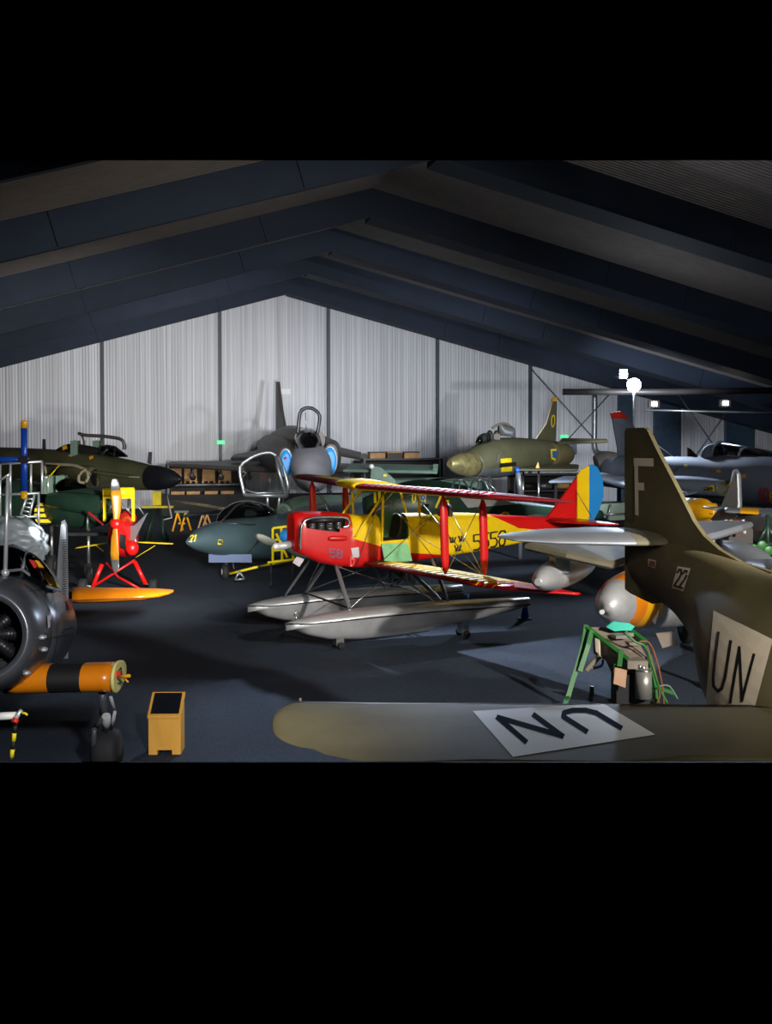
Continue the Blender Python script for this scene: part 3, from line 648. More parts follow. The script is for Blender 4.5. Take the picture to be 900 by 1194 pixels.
# ------------------------------------------------------------------ floodlights
t = thing('floodlight_stand', (P(739, 470, 39).x, P(739, 470, 39).y, 0), 'tall pole carrying the brightest round white floodlight', 'floodlight')
base = t.location.copy(); hd = P(739, 449, 39)
bm = bmn(); tube(bm, base, hd-UP*.2, .045); obj('pole', bm, 'galv', t)
for k in range(3):
    bm = bmn(); a = k*2*PI/3; tube(bm, base+UP*.7, base+Vector((math.cos(a), math.sin(a), 0))*.8+UP*.03, .025); obj('leg', bm, 'galv', t)
bm = bmn(); tube(bm, hd+FW*.14, hd, .12, .22, 20); obj('lamp_housing', bm, 'darkmetal', t)
bm = bmn(); tube(bm, hd, hd-FW*.03, .24, .24, 24); obj('lamp_glass', bm, 'lamp', t)
h2 = P(727, 436, 39.2); bm = bmn(); box(bm, h2, .26, .08, .3, (RT*.9+FW*.3)); obj('lamp_glass', bm, 'lamp', t, 'small square lamp above the round one')
bm = bmn(); ptube(bm, [h2+UP*-.1+RT*.0, P(724, 441, 39.2), P(716, 439, 39.2)], .035); tube(bm, h2, hd+UP*-.1, .03); obj('bracket', bm, 'galv', t)
for px, py, lb in ((763, 471, 'small starry floodlight on the steel rail left of the dark wall panel'), (846, 470, 'small starry floodlight on the steel rail near the right dark panel')):
    c = P(px, py, 52.3); t = thing('small_floodlight', c, lb, 'floodlight', 'rail floodlights')
    bm = bmn(); box(bm, c+FW*.15, .5, .22, .34); obj('lamp_housing', bm, 'darkmetal', t)
    bm = bmn(); box(bm, c-FW*.02, .22, .05, .2); obj('lamp_glass', bm, 'lampw', t)
    bm = bmn(); tube(bm, c+FW*.2, c+FW*.55-UP*.2, .03); obj('bracket', bm, 'galv', t)
# ------------------------------------------------------------------ delta jet with blue intake covers (centre back)
t = thing('delta_jet', P(362, 545, 46)*1, 'grey delta jet with blue intake covers and raised canopy', 'jet aircraft'); t.location.z = 0
D = 47
bm = bmn(); body(bm, [(364, 573, 39.2, 1, 1), (364, 566, 39.8, 7, 1), (364, 556, 41.5, 19, 1), (363, 547, 44, 25, .95), (361, 537, 47, 25, .95), (352, 526, 50, 25, 1), (340, 520, 54, 24, 1.2)], 30); nb = obj('nose', bm, 'viggen', t)
bm = bmn(); tube(bm, P(364, 574, 38.0), P(364, 573, 39.3), .015, .05); obj('pitot_probe', bm, 'galv', t)
bm = bmn(); body(bm, [(333, 539, 46, 16, .5), (330, 533, 47.5, 20, .75), (326, 530, 50, 22, .9), (320, 526, 54, 20, 1)], 26, 2.6); obj('intake_duct', bm, 'vdark', t)
bm = bmn(); body(bm, [(386, 534, 46, 16, .5), (386, 531, 47.5, 18, .6), (383, 530, 50, 18, .8), (372, 526, 54, 18, 1)], 26, 2.6); obj('intake_duct', bm, 'vdark', t)
for px, py, rx, ry in ((333.5, 540, 7, 15.5), (385, 537, 7.5, 15.5)):
    c = P(px, py, 45.8); k = 45.8/FPX; bm = bmn()
    loftrings(bm, [[c+RT*(rx*k*s*math.cos(a*PI/14))+UP*(ry*k*s*math.sin(a*PI/14))-FW*o for a in range(28)] for s, o in ((1.12, -.1), (1.12, .04), (1.0, .06))]); obj('intake_lip', bm, 'alu', t)
    bm = bmn(); loftrings(bm, [[c+RT*(rx*k*s*math.cos(a*PI/14))+UP*(ry*k*s*math.sin(a*PI/14))-FW*o for a in range(28)] for s, o in ((1.0, 0), (1.0, .09), (.6, .13))]); obj('intake_cover', bm, 'blue', t, 'bright blue intake cover')
bm = bmn(); ball(bm, P(332.5, 534, 45.6), .05); obj('cover_handle', bm, 'redmark', t)
bm = bmn(); body(bm, [(365, 513, 46, 12, 1.2), (350, 512, 49, 13, 1.6), (338, 513, 53, 13, 1.9), (330, 512, 58, 10, 1.6)], 24, 2.3); obj('spine', bm, 'vdark', t)
bm = bmn(); prism(bm, [P(321.5, 507, 56), P(333, 507, 53.5), P(328, 480, 55.2), P(323.5, 445, 56.4), P(321.5, 445, 57)], RT*.12); obj('fin', bm, 'vdark', t)
bm = bmn(); prism(bm, [P(321.8, 470, 56.6), P(327, 480, 55.3), P(323.5, 446, 56.4), P(321.7, 446, 57)], -FW*.02+RT*.02); obj('fin_stripe', bm, 'seat', t)
for a in ([P(322, 534, 50), P(269, 535, 53), P(272, 531.5, 55), P(318, 524, 53)], [P(391, 529, 50), P(420, 535, 53), P(421, 529, 54.6), P(392, 522, 53)]):
    bm = bmn(); slab(bm, a, .16); obj('canard', bm, 'vdark', t)
bm = bmn(); slab(bm, [P(326, 549, 49), P(200, 543, 53.5), P(196, 541, 55.2), P(318, 540, 56)], .22); wl = obj('delta_wing', bm, 'vdark', t)
bm = bmn(); slab(bm, [P(390, 549, 49), P(440, 547, 52), P(446, 545, 55.2), P(392, 542, 56)], .22); obj('delta_wing', bm, 'vdark', t)
for px in (225, 258, 290):
    bm = bmn(); tube(bm, P(px, 543, 53), P(px, 556, 53), .05); body(bm, [(px-1, 554, 52.2, 1.5), (px-1, 556, 52.6, 3.5), (px, 557, 54, 3.5)], 12); obj('wing_pylon', bm, 'vdark', wl)
# cockpit and raised canopy
bm = bmn(); body(bm, [(362, 527, 43.8, 3, 1), (360, 518, 45, 12, 1.1), (358, 512, 46.5, 13, 1.2), (356, 508, 47.6, 10, 1.1)], 20); obj('windscreen', bm, 'glassd', t)
bm = bmn(); ptube(bm, spline([P(345, 519, 45.4), P(348, 506, 45.6), P(358, 503, 45.7), P(370, 507, 45.6), P(375, 522, 45.4)]), .045); obj('windscreen_frame', bm, 'darkmetal', t)
bm = bmn(); box(bm, P(357, 512, 46.4), .5, .3, .7); ball(bm, P(356, 507, 46.2), .3, .2, .12); obj('ejection_seat', bm, 'greengrey', t)
hoop = spline([P(347, 506, 46), P(348.5, 490, 46), P(351, 479, 46), P(359, 475.5, 46), P(367, 478, 46), P(372.5, 485, 46), P(371.5, 497, 46), P(369.5, 507, 46)])
bm = bmn(); ptube(bm, hoop, .07, 8); ptube(bm, [hoop[0], P(356, 505, 46), hoop[-1]], .06); obj('canopy_frame', bm, 'darkmetal', t, 'raised dark canopy frame')
bm = bmn(); hh = [p+FW*.55+(P(359, 492, 46)-p)*.1 for p in hoop]; 
for i in range(len(hoop)-1): quadf(bm, [bm.verts.new(v) for v in (hoop[i], hoop[i+1], hh[i+1], hh[i])])
bmesh.ops.remove_doubles(bm, verts=bm.verts, dist=.001); obj('canopy_glass', bm, 'glass', t)
bm = bmn(); tube(bm, P(356, 481, 46), P(357, 503, 46), .02); obj('canopy_strut', bm, 'galv', t)
gear(t, P(364, 566, 42), RT, .3, .2); gear(t, P(330, 548, 51), RT, .38, .25); gear(t, P(386, 548, 51), RT, .38, .25)
# ------------------------------------------------------------------ olive jet with metal nose cone (right of centre, back)
t = thing('nose_intake_jet', P(600, 545, 48), 'olive green jet with worn metal nose cone and upright fin', 'jet aircraft'); t.location.z = 0
bm = bmn(); body(bm, [(524, 541, 44.6, 4), (529, 541, 44.8, 9), (538, 541, 45.2, 13), (551, 541.5, 45.8, 14.6)], 28, 2, 3); obj('nose_cone', bm, 'brassy', t, 'worn metal nose cone')
bm = bmn(); body(bm, [(550, 541.5, 45.8, 14.8), (562, 537, 46.3, 20), (580, 534, 47, 23), (600, 531, 48, 21), (620, 529, 49, 17.5), (640, 528.5, 50, 15), (651, 528, 50.6, 13)], 30, 2.1, 4, lambda c, s, u: 1 if (c-P(590, 546, 47)).z < 0 and s < 2.2 else 0)
fo = obj('fuselage', bm, ['olive', 'galv'], t); QT = [BV[fo.name]]
bm = bmn(); body(bm, [(641, 530, 49.6, 13.5), (650, 530, 50, 14), (658, 530, 50.4, 12.5), (659, 530, 50.5, 10)], 28); obj('tail_pipe', bm, 'tunnan', t)
bm = bmn(); prism(bm, [P(624, 514, 49.4), P(636, 495, 50), P(643.5, 468, 50.4), P(649.5, 468, 50.9), P(648, 516, 50.9)], FW*.14); fi = obj('fin', bm, 'olive', t)
bm = bmn(); prism(bm, [P(643.5, 468, 50.38), P(644.5, 463, 50.4), P(649.6, 463.5, 50.88), P(649.5, 468, 50.88)], FW*.17); obj('fin_cap', bm, 'amber', fi, 'yellow fin tip')
bm = bmn(); dtext(bm, '0', [(642.8, 485), (646.6, 484), (646, 497), (642.6, 498)], 1.2, [BV[fi.name]]); obj('number_marking', bm, 'yelmark', t)
bm = bmn(); ptube(bm, [P(625, 511, 49.3), P(636.5, 494, 49.9), P(643.5, 469, 50.3)], .03); obj('fin_edge', bm, 'cream', fi)
bm = bmn(); slab(bm, [P(650, 517, 49.5), P(655, 512, 51.5), P(708, 513, 52.6), P(709, 515, 51.6)], .12); obj('tailplane', bm, 'olive', t)
bm = bmn(); slab(bm, [P(604, 548, 46.2), P(674, 548, 46.4), P(675, 543, 49.5), P(612, 541, 50)], .14); obj('wing', bm, 'olive', t)
bm = bmn(); prism(bm, [P(624, 547, 46.4), P(629, 547, 46.4), P(627.5, 538, 46.4)], FW*.1); obj('warning_flag', bm, 'amber', t)
bm = bmn(); dquad(bm, [(583, 535), (596, 534), (597, 549), (584, 550)], QT, 6, 6, 0, .02); obj('roundel_background', bm, 'yelmark', t)
bm = bmn(); dquad(bm, [(582, 540), (601, 538.5), (601, 543), (582, 545)], QT, 6, 3, 0, .035); obj('roundel_band', bm, 'ink', t)
bm = bmn(); dquad(bm, [(580, 531), (583, 527), (581, 538), (578, 540)], QT, 3, 3, 0, .03); obj('access_panel', bm, 'galv', t)
bm = bmn(); dquad(bm, [(641, 524), (649.5, 523.5), (648, 537), (642, 535)], [BV['tail_pipe']]+QT, 4, 4, 0, .03); obj('shield_background', bm, 'yelmark', t)
bm = bmn(); dquad(bm, [(642.6, 526), (648, 525.5), (647, 534), (643.5, 533)], [BV['tail_pipe']]+QT, 4, 4, 0, .05); obj('shield_emblem', bm, 'bluemark', t)
bm = bmn(); body(bm, [(557, 516, 45.6, 3), (562, 512, 46, 6, .9), (568, 511, 46.4, 6.5, .9)], 18); obj('windscreen', bm, 'glassd', t)
bm = bmn(); ptube(bm, spline([P(556, 518, 45.6), P(561, 508, 45.8), P(569, 507, 46)]), .04); obj('windscreen_frame', bm, 'darkmetal', t)
bm = bmn(); rr = []
for px, py, r_ in ((581, 503, 9.5), (588, 503.5, 9.5), (596, 505, 8.5), (600, 507, 7)):
    c = P(px, py, 47); k = 47/FPX; rr.append([c+FW*(r_*k*math.cos(a*PI/12))+UP*(r_*k*math.sin(a*PI/12)) for a in range(-2, 15)])
V_ = [[bm.verts.new(p) for p in r] for r in rr]
for i in range(3):
    for j in range(16): quadf(bm, (V_[i][j], V_[i][j+1], V_[i+1][j+1], V_[i+1][j]), 0, True)
bmesh.ops.solidify(bm, geom=bm.faces[:], thickness=.04); obj('canopy_hood', bm, 'silver', t, 'raised metal canopy hood')
bm = bmn(); ptube(bm, spline([P(573, 499.5, 46.6), P(581, 495, 46.6), P(590, 494, 46.8), P(599, 500, 47)]), .05); obj('hood_lip', bm, 'khaki', t)
for dx in (0, 8):
    bm = bmn(); box(bm, P(571+dx, 513, 46.8), .26, .3, .5); ball(bm, P(571+dx, 506, 46.8), .13, .1, .16); obj('ejection_seat', bm, 'seat' if dx else 'black', t)
gear(t, P(572, 553, 46.8), RT, .28, .2); gear(t, P(610, 545, 49.5), RT, .33, .22); gear(t, P(628, 545, 47.2), RT, .33, .22)
# ------------------------------------------------------------------ long olive jet with black nose (left back)
t = thing('black_nosed_jet', P(90, 550, 40), 'long olive green two-seat jet with black nose, canopy raised', 'jet aircraft'); t.location.z = 0
bm = bmn(); body(bm, [(-70, 549, 44, 26), (0, 549, 41.6, 27.5), (45, 549, 40.3, 26), (90, 550, 39.2, 24, .95), (120, 551.5, 38.4, 21.5, .95), (150, 554, 37.7, 18, .95), (177, 557, 37, 14.5), (180, 557.3, 36.9, 14)], 32, 2, 4, lambda c, s, u: 1 if u > .5 and c.z < P(90, 563, 39).z and s < 5 else 0)
lf = obj('fuselage', bm, ['olive_dark', 'vdark'], t); LT = [BV[lf.name]]
bm = bmn(); body(bm, [(177.5, 557, 37, 14.8), (184, 557.3, 36.8, 14.4), (196, 558, 36.4, 11.5), (206, 558.5, 36.15, 6.5), (211, 558.5, 36, 1.5)], 28); obj('nose_cone', bm, 'radome', t, 'black nose cone')
bm = bmn(); body(bm, [(70, 555, 38.4, 10, 1.0), (95, 556, 38.0, 13, .8), (108, 557, 37.8, 13.5, .6), (111, 557, 37.7, 11, .5)], 24, 2.3); it = obj('intake', bm, 'olive_dark', t)
bm = bmn(); c = P(111.5, 557, 37.65); ell(bm, c, FW*.24+RT*.05, UP*.3); obj('intake_mouth', bm, 'black', t)
bm = bmn(); slab(bm, [P(105, 550, 37.6), P(150, 556, 36.6), P(176, 557, 36.9), P(150, 553, 37.6)], .08); obj('chine', bm, 'olive', t)
bm = bmn(); prism(bm, [P(49, 524, 40), P(53, 524, 40), P(52.6, 512, 40), P(49.4, 512, 40)], FW*.06); obj('blade_antenna', bm, 'radome', t)
bm = bmn(); prism(bm, [P(171.5, 540, 37), P(176, 541.5, 37), P(177, 527, 37), P(173, 527, 37)], FW*.06); obj('blade_antenna', bm, 'radome', t)
bm = bmn(); body(bm, [(66, 526, 39.6, 2), (80, 524, 39.3, 6.5, .9), (100, 525, 38.8, 6, 1), (118, 526, 38.4, 3, 1)], 20); obj('cockpit_tub', bm, 'black', t)
for px in (86, 112):
    bm = bmn(); box(bm, P(px+2, 523, 38.9), .25, .4, .55); ball(bm, P(px+1, 518, 38.9), .14, .14, .14); obj('ejection_seat', bm, 'greengrey', t)
bm = bmn(); body(bm, [(118, 527, 38.3, 4, 1), (124, 525, 38.1, 6.5, 1), (132, 527, 37.9, 6, 1), (148, 532, 37.5, 1, 1)], 18); obj('windscreen', bm, 'glassd', t)
bm = bmn(); ptube(bm, [P(118, 530, 37.9), P(125, 519.5, 38), P(134, 521, 38), P(148, 532, 37.5)], .035); ptube(bm, [P(134, 521, 38), P(133, 531, 37.4)], .03); obj('windscreen_frame', bm, 'darkmetal', t)
arc = spline([P(92, 505.5, 39), P(100, 507.5, 38.8), P(118, 508.5, 38.5), P(134, 510.5, 38.2), P(142, 513, 38), P(145, 519, 38), P(144.5, 524, 38)])
bm = bmn(); ptube(bm, arc, .06); ptube(bm, [P(95, 506.5, 39), P(98, 515, 38.9), P(98, 525, 38.9)], .045); ptube(bm, [P(118, 508.5, 38.5), P(119, 524, 38.4)], .04); obj('canopy_frame', bm, 'vdark', t, 'raised canopy frame')
bm = bmn()
for i in range(len(arc)-1): quadf(bm, [bm.verts.new(v) for v in (arc[i], arc[i+1], arc[i+1]+FW*.4-UP*.02, arc[i]+FW*.4-UP*.02)])
bmesh.ops.remove_doubles(bm, verts=bm.verts, dist=.001); obj('canopy_glass', bm, 'glass', t)
for q in (((73, 521), (78, 519), (79, 523), (74, 525)), ((104, 533), (109, 531.5), (109, 535), (105, 536.5)), ((80, 531), (84, 529), (84, 532), (81, 533))):
    bm = bmn(); dquad(bm, q, LT+[BV['cockpit_tub']], 2, 2, 0, .02); obj('warning_marking', bm, 'amber', t)
gear(t, P(150, 566, 37.8), FW, .3, .2); gear(t, P(20, 570, 41), FW, .4, .25)
# ------------------------------------------------------------------ rotor blades on trestles
bm = bmn(); slab(bm, [P(199, 583, 42), P(204, 585.5, 42), P(256, 594, 38), P(262, 592, 38), P(240, 588, 39.5)], .06); top('rotor_blade', bm, 'tan', 'long pale tan rotor blade behind the dark jet nose, upper one', 'rotor blade')
bm = bmn(); slab(bm, [P(214, 603.5, 39), P(216, 600, 39.2), P(262, 594, 36.8), P(268, 596, 36.6)], .06); top('rotor_blade', bm, 'slate', 'grey-blue rotor blade resting on the yellow trestle, lower one', 'rotor blade')
def trestle(px, py, h, w_, label, m='pine', d_=None):
    b0 = FLR(px, py); t = thing('trestle', b0, label, 'trestle', 'wooden trestles')
    bm = bmn(); box(bm, b0+UP*(h+.03), w_, .14, .08); obj('top_beam', bm, 'greengrey' if m == 'amber' else m, t)
    for a in (-1, 1):
        for c_ in (-1, 1):
            bm = bmn(); p0 = b0+RT*(a*w_*.3)+UP*h; p1 = b0+RT*(a*w_*.3+c_*.16*(1 if a > 0 else 1))+FW*(c_*.28); box(bm, (p0+p1)/2, .06, .05, (p0-p1).length, RT, (p0-p1)); obj('leg', bm, m, t)
    bm = bmn(); box(bm, b0+UP*(h*.4), w_*.5, .04, .06); obj('cross_bar', bm, m, t)
trestle(212, 619, .75, .55, 'yellow wooden trestle under the lower rotor blade', 'amber')
trestle(239, 617, .62, .3, 'small brown trestle left of the dark jet nose', 'pine'); trestle(258, 616, .62, .3, 'small brown trestle just above the dark jet nose', 'seat')
# yellow plate on green stand
b0 = FLR(180, 618); t = thing('tail_cart', b0, 'green trestle stand carrying an upright yellow plate beside the black nose', 'stand')
bm = bmn(); slab(bm, [P(178, 573, 41), P(188, 573, 41), P(188, 589, 41), P(178, 589, 41)], .06, 0, False); obj('yellow_plate', bm, 'yelmark', t, 'yellow upright plate')
bm = bmn(); box(bm, P(184, 591, 41), 1.15, .2, .07); obj('top_bar', bm, 'yelmark', t)
for a in (-1, 1):
    for c_ in (-1, 1):
        bm = bmn(); p0 = P(183+a*3, 593, 41); p1 = Vector((p0.x, p0.y, 0))+RT*(a*.25)+FW*c_*.3; tube(bm, p0, p1, .05); obj('leg', bm, 'fgreen' if 0 else 'green', t)
bm = bmn(); ptube(bm, [P(194, 574, 41), P(200, 604, 40), P(191, 606, 40)], .03); obj('white_rail', bm, 'white', t)
# ------------------------------------------------------------------ green jet nose with yellow striped cover (left)
t = thing('green_jet', P(90, 595, 31), 'dark green jet with yellow and black striped intake cover', 'jet aircraft'); t.location.z = 0
bm = bmn(); body(bm, [(20, 588, 33, 30), (55, 589, 32, 24), (85, 591, 31, 25, .95), (108, 592, 30.5, 23, .95), (124, 592, 30.2, 17), (136, 591, 30, 8)], 30, 2.2); g_ = obj('fuselage', bm, 'green', t)
bm = bmn(); body(bm, [(60, 583, 30.9, 9, 1.2), (80, 585, 30.3, 11, .9), (105, 588, 29.8, 12, .7), (122, 589, 29.6, 10, .6)], 24, 2.3); obj('intake_fairing', bm, 'green', t)
bm = bmn(); c = P(51, 599, 31); k = 31/FPX
for i in range(4):
    for nm, m, z0, z1 in (('y', 0, 0, .62), ('b', 1, .62, 1)):
        a0 = -1+2*(i+z0)/4; a1 = -1+2*(i+z1)/4
        pts = []
        for v in (a0, (a0+a1)/2, a1): pts.append(c+UP*(-v*13*k)+RT*(11*k*math.sqrt(max(.05, 1-abs(v)**3))))
        for v in (a1, (a0+a1)/2, a0): pts.append(c+UP*(-v*13*k)-RT*(11*k*math.sqrt(max(.05, 1-abs(v)**3))))
        prism(bm, pts, FW*.3, m)
obj('intake_cover', bm, ['yelmark', 'black'], t, 'yellow and black striped cover')
bm = bmn(); body(bm, [(60, 569, 31, 4), (78, 567, 30.8, 10, .9), (95, 571, 30.6, 8, .9), (104, 575, 30.4, 2)], 20); obj('windscreen', bm, 'glassd', t)
a1 = spline([P(52, 541, 31), P(70, 541.5, 30.7), (P(88, 543, 30.4)), P(100, 549, 30.2), P(103, 556, 30.1), P(100, 562, 30.1)])
bm = bmn(); ptube(bm, a1, .045); ptube(bm, [P(52, 541, 31), P(54, 555, 31)], .035); ptube(bm, spline([P(100, 547, 30.2), P(93, 553, 30), P(92, 561, 30), P(98, 563, 30.1)]), .04); obj('canopy_frame', bm, 'khaki', t, 'raised canopy frame')
bm = bmn(); 
for i in range(len(a1)-1): quadf(bm, [bm.verts.new(v) for v in (a1[i], a1[i+1], a1[i+1]+FW*.3, a1[i]+FW*.3)])
bmesh.ops.remove_doubles(bm, verts=bm.verts, dist=.001); obj('canopy_glass', bm, 'glass', t)
bm = bmn(); ptube(bm, [P(54, 543, 30.6), P(68, 543.5, 30.4), P(58, 556, 30.5)], .03); obj('hazard_tape_strap', bm, 'yelmark', t)
for px in (58, 72):
    bm = bmn(); box(bm, P(px, 565, 30.9), .25, .3, .5); ball(bm, P(px, 559, 30.9), .13, .13, .14); obj('ejection_seat', bm, 'greengrey', t)
gear(t, P(103, 610, 30.6), RT, .25, .18); gear(t, P(60, 610, 31.6), RT, .3, .2)
bm = bmn(); tube(bm, P(102, 600, 29.8), P(102, 617, 29.8), .03); obj('nose_door', bm, 'galv', t)
bm = bmn(); box(bm, P(103, 622, 30.2), 1.3, .5, .08); obj('belly_door', bm, 'darkmetal', t)
# ------------------------------------------------------------------ silver scaffold at the left edge
b0 = FLR(10, 672); t = thing('access_ladder', b0, 'silver tubular steps and railings at the left edge', 'ladder')
for a, b_ in (((0, 541), (49, 538)), ((49, 538), (49, 576)), ((0, 577), (46, 575)), ((12, 541), (12, 577)), ((24, 600), (31, 580)), ((33, 606), (40, 577)), ((0, 604), (44, 602)), ((45, 575), (45, 622)), ((0, 541), (0, 606)), ((50, 558), (56, 556)), ((56, 556), (56, 574)), ((12, 577), (12, 604)), ((0, 560), (12, 552)), ((36, 577), (36, 541))):
    bm = bmn(); tube(bm, P(*a, 26), P(*b_, 26), .03); obj('rail', bm, 'galv', t)
for i in range(5):
    bm = bmn(); tube(bm, P(24+i*1.6, 600-i*4.6, 26), P(33+i*1.6, 602-i*5, 26), .022); obj('rung', bm, 'galv', t)
for px in (0, 12, 45):
    a = P(px, 603, 26); bm = bmn(); tube(bm, a, (a.x, a.y, 0), .03); obj('post', bm, 'galv', t)
# ------------------------------------------------------------------ blue tail rotor at left
t = thing('tail_rotor', P(28, 536, 17), 'blue rotor with yellow tipped blades on a blue arm at left edge', 'rotor')
hb = P(28, 536, 17)
for s in (-1, 1):
    bm = bmn(); tip = P(28, 536-s*46, 17); rr = []
    for f, wd in ((.03, .05), (.15, .085), (.8, .085)):
        c = hb.lerp(tip, f); rr.append([c+RT*(wd*.5*2*.6*math.cos(2*PI*j/14))+FW*(.03*math.sin(2*PI*j/14)) for j in range(14)])
    loftrings(bm, rr); bl = obj('blade', bm, 'royal', t)
    bm = bmn(); rr = []
    for f, wd in ((.8, .088), (.95, .088), (.99, .07), (1, .03)):
        c = hb.lerp(tip, f); rr.append([c+RT*(wd*.6*math.cos(2*PI*j/14))+FW*(.031*math.sin(2*PI*j/14)) for j in range(14)])
    loftrings(bm, rr); obj('blade_tip', bm, 'amber', bl, 'yellow blade tip')
bm = bmn(); tube(bm, hb, P(-30, 536, 17.3), .045); obj('arm', bm, 'royal', t)
bm = bmn(); tube(bm, hb-FW*.08, hb+FW*.08, .06); obj('hub', bm, 'darkmetal', t)
bm = bmn(); a = P(-20, 536, 17.25); tube(bm, a, (a.x, a.y, 0), .06); obj('stand_post', bm, 'darkmetal', t)
# ------------------------------------------------------------------ red and yellow ultralight
b0 = FLR(137, 690); DU = (b0-CAM).dot(CF)
t = thing('ultralight', b0, 'small red and yellow open ultralight with tall wooden propeller', 'ultralight aircraft')
U = lambda x, y, o=0: P(x, y, DU+o)
bm = bmn(); body(bm, [(136, 612, DU-.35, 5, 1), (137, 614, DU-.2, 11, .75), (139, 620, DU+.1, 22, .6), (143, 624, DU+.6, 25, .62), (147, 627, DU+1.3, 22, .65), (150, 628, DU+2.2, 14, .6), (152, 630, DU+3.2, 5, .5)], 28, 2.4); ub = obj('fuselage_pod', bm, 'red', t); UT = [BV[ub.name]]
bm = bmn(); dquad(bm, [(139.5, 622), (146, 624), (146, 641), (139.5, 638)], UT, 4, 5, 0, .02); obj('side_window', bm, 'black', t)
bm = bmn(); dquad(bm, [(122, 620), (129, 616), (128, 646), (123, 640)], UT, 4, 5, 0, .015); obj('side_panel', bm, 'darkred', t)
hub = U(135, 611, -.55); bm = bmn(); ball(bm, hub, .14, .1, .14); obj('propeller_hub', bm, 'red', t)
for s in (-1, 1):
    tip = U(134.5 if s > 0 else 134, 611-s*53 if s > 0 else 667.5, -.55)
    for nm, m, seq in (('propeller_blade', 'wood', ((.02, .06, .04), (.12, .09, .04), (.3, .13, .03), (.6, .16, .025), (.74, .15, .02))), ('blade_tip', 'galv', ((.74, .152, .022), (.9, .13, .018), (.98, .09, .012), (1, .04, .008)))):
        bm = bmn(); rr = []
        for f, wd, th_ in seq:
            c = hub.lerp(tip, f)+RT*(.03*math.sin(f*4)*s); rr.append([c+RT*(wd*.75*math.cos(2*PI*j/14))+FW*(th_*math.sin(2*PI*j/14)+wd*.3*math.cos(2*PI*j/14)*s) for j in range(14)])
        loftrings(bm, rr)
        if nm == 'propeller_blade': pb_ = obj(nm, bm, m, t)
        else: obj(nm, bm, m, pb_, 'grey metal blade tip')
bm = bmn(); tube(bm, U(121, 574, .5), U(156, 574, .5), .13, None, 16); obj('yellow_tank', bm, 'yellow', t)
bm = bmn(); box(bm, U(138, 579, .5), .78, .08, .1); obj('frame_bar', bm, 'yellow', t)
for px in (122, 155.5):
    bm = bmn(); box(bm, U(px, 589, .5), .07, .07, .85); obj('frame_post', bm, 'yellow', t)
for a, b_ in (((123, 600), (140, 585)), ((154, 600), (140, 585)), ((156, 583), (168, 600)), ((123, 582), (133, 600))):
    bm = bmn(); tube(bm, U(*a, .5), U(*b_, .5), .015); obj('frame_brace', bm, 'galv', t)
bm = bmn(); disc(bm, U(150, 605, 1.0), FW+RT*.4, .24, .1); obj('rear_cowl', bm, 'red', t)
bm = bmn(); slab(bm, [U(149, 615, .2), U(158, 612, .1), U(172, 598, 0), U(170, 602, 0), U(160, 620, 0), U(152, 640, .1)], .02, 0, False); obj('windscreen', bm, 'silver', t)
bm = bmn(); ptube(bm, [U(150, 616, .1), U(152, 645, .1), U(160, 640, .1), U(156, 620, .1)], .03); obj('engine_pipe', bm, 'galv', t)
bm = bmn(); ball(bm, U(154, 639, 0), .17, .17, .2); obj('fuel_bulb', bm, 'red', t)
bm = bmn(); slab(bm, [U(102, 598, .3), U(104, 596, .3), U(121, 611, .2), U(120, 613, .2)], .02); obj('control_vane', bm, 'darkred', t)
for a, b_, r_ in (((88, 639), (125, 633), .03), ((160, 632), (202, 634), .03), ((158, 650), (181, 636), .02), ((112, 636), (121, 643), .02)):
    bm = bmn(); strut(bm, U(*a, 1.5), U(*b_, 1.5), r_*3, r_, UP*.3+FW, .8); obj('tail_boom_strut', bm, 'yelmark', t)
for a, b_, r_ in (((119, 658), (108, 684), .055), ((157, 655), (170, 681), .055), ((124, 656), (138, 673), .025), ((138, 673), (168, 690-1), .03), ((102, 688), (157, 653), .03)):
    bm = bmn(); tube(bm, U(*a), U(*b_), r_); obj('undercarriage_strut', bm, 'red', t)
for px in (96.5, 179):
    c = U(px, 683); c = Vector((c.x, c.y, .17)); bm = bmn(); disc(bm, c, RT, .17, .2, 24); wh = obj('wheel', bm, 'rubber', t)
    bm = bmn(); tube(bm, c, U(108 if px < 120 else 170, 684 if px < 120 else 681), .02); obj('axle', bm, 'galv', wh)
# ------------------------------------------------------------------ orange-winged trainer hidden behind the dark radial aeroplane
b0 = P(30, 700, 21); t = thing('orange_winged_trainer', (b0.x, b0.y, 0), 'aeroplane with a long orange wing panel pointing right, body mostly hidden', 'trainer aircraft')
bm = bmn(); wing(bm, [(P(84, 699, 21.4), P(84, 689.5, 22.8), .3), (P(120, 699, 21.4), P(120, 689, 22.9), .27), (P(165, 697, 21.5), P(165, 688.5, 22.9), .22), (P(185, 694.5, 21.7), P(186, 688, 22.9), .16), (P(197, 692, 22), P(198, 688, 22.8), .09), (P(202, 690, 22.3), P(202.5, 688, 22.6), .04)], None, 4); ow = obj('wing', bm, 'orange', t, 'orange wing panel')
bm = bmn()
for i in range(44):
    px = 87+i*2.3; p_ = cast(px, 700-(px-85)*.035, [BV[ow.name]], .004)
    if p_ is not None: ball(bm, p_, .012, None, None, None, 0, 6)
o = obj('rivet_row', bm, 'ink', ow); o['kind'] = 'stuff'
bm = bmn(); tube(bm, P(20, 695, 21.9), P(86, 694, 21.9), .07); obj('wing_spar', bm, 'darkmetal', t)
bm = bmn(); body(bm, [(-40, 690, 24, 20), (0, 692, 22.8, 24), (30, 695, 21.8, 22), (45, 697, 21.3, 12)], 24); obj('fuselage', bm, 'silver', t)
gear(t, P(30, 705, 21.8), RT, .25, .15)
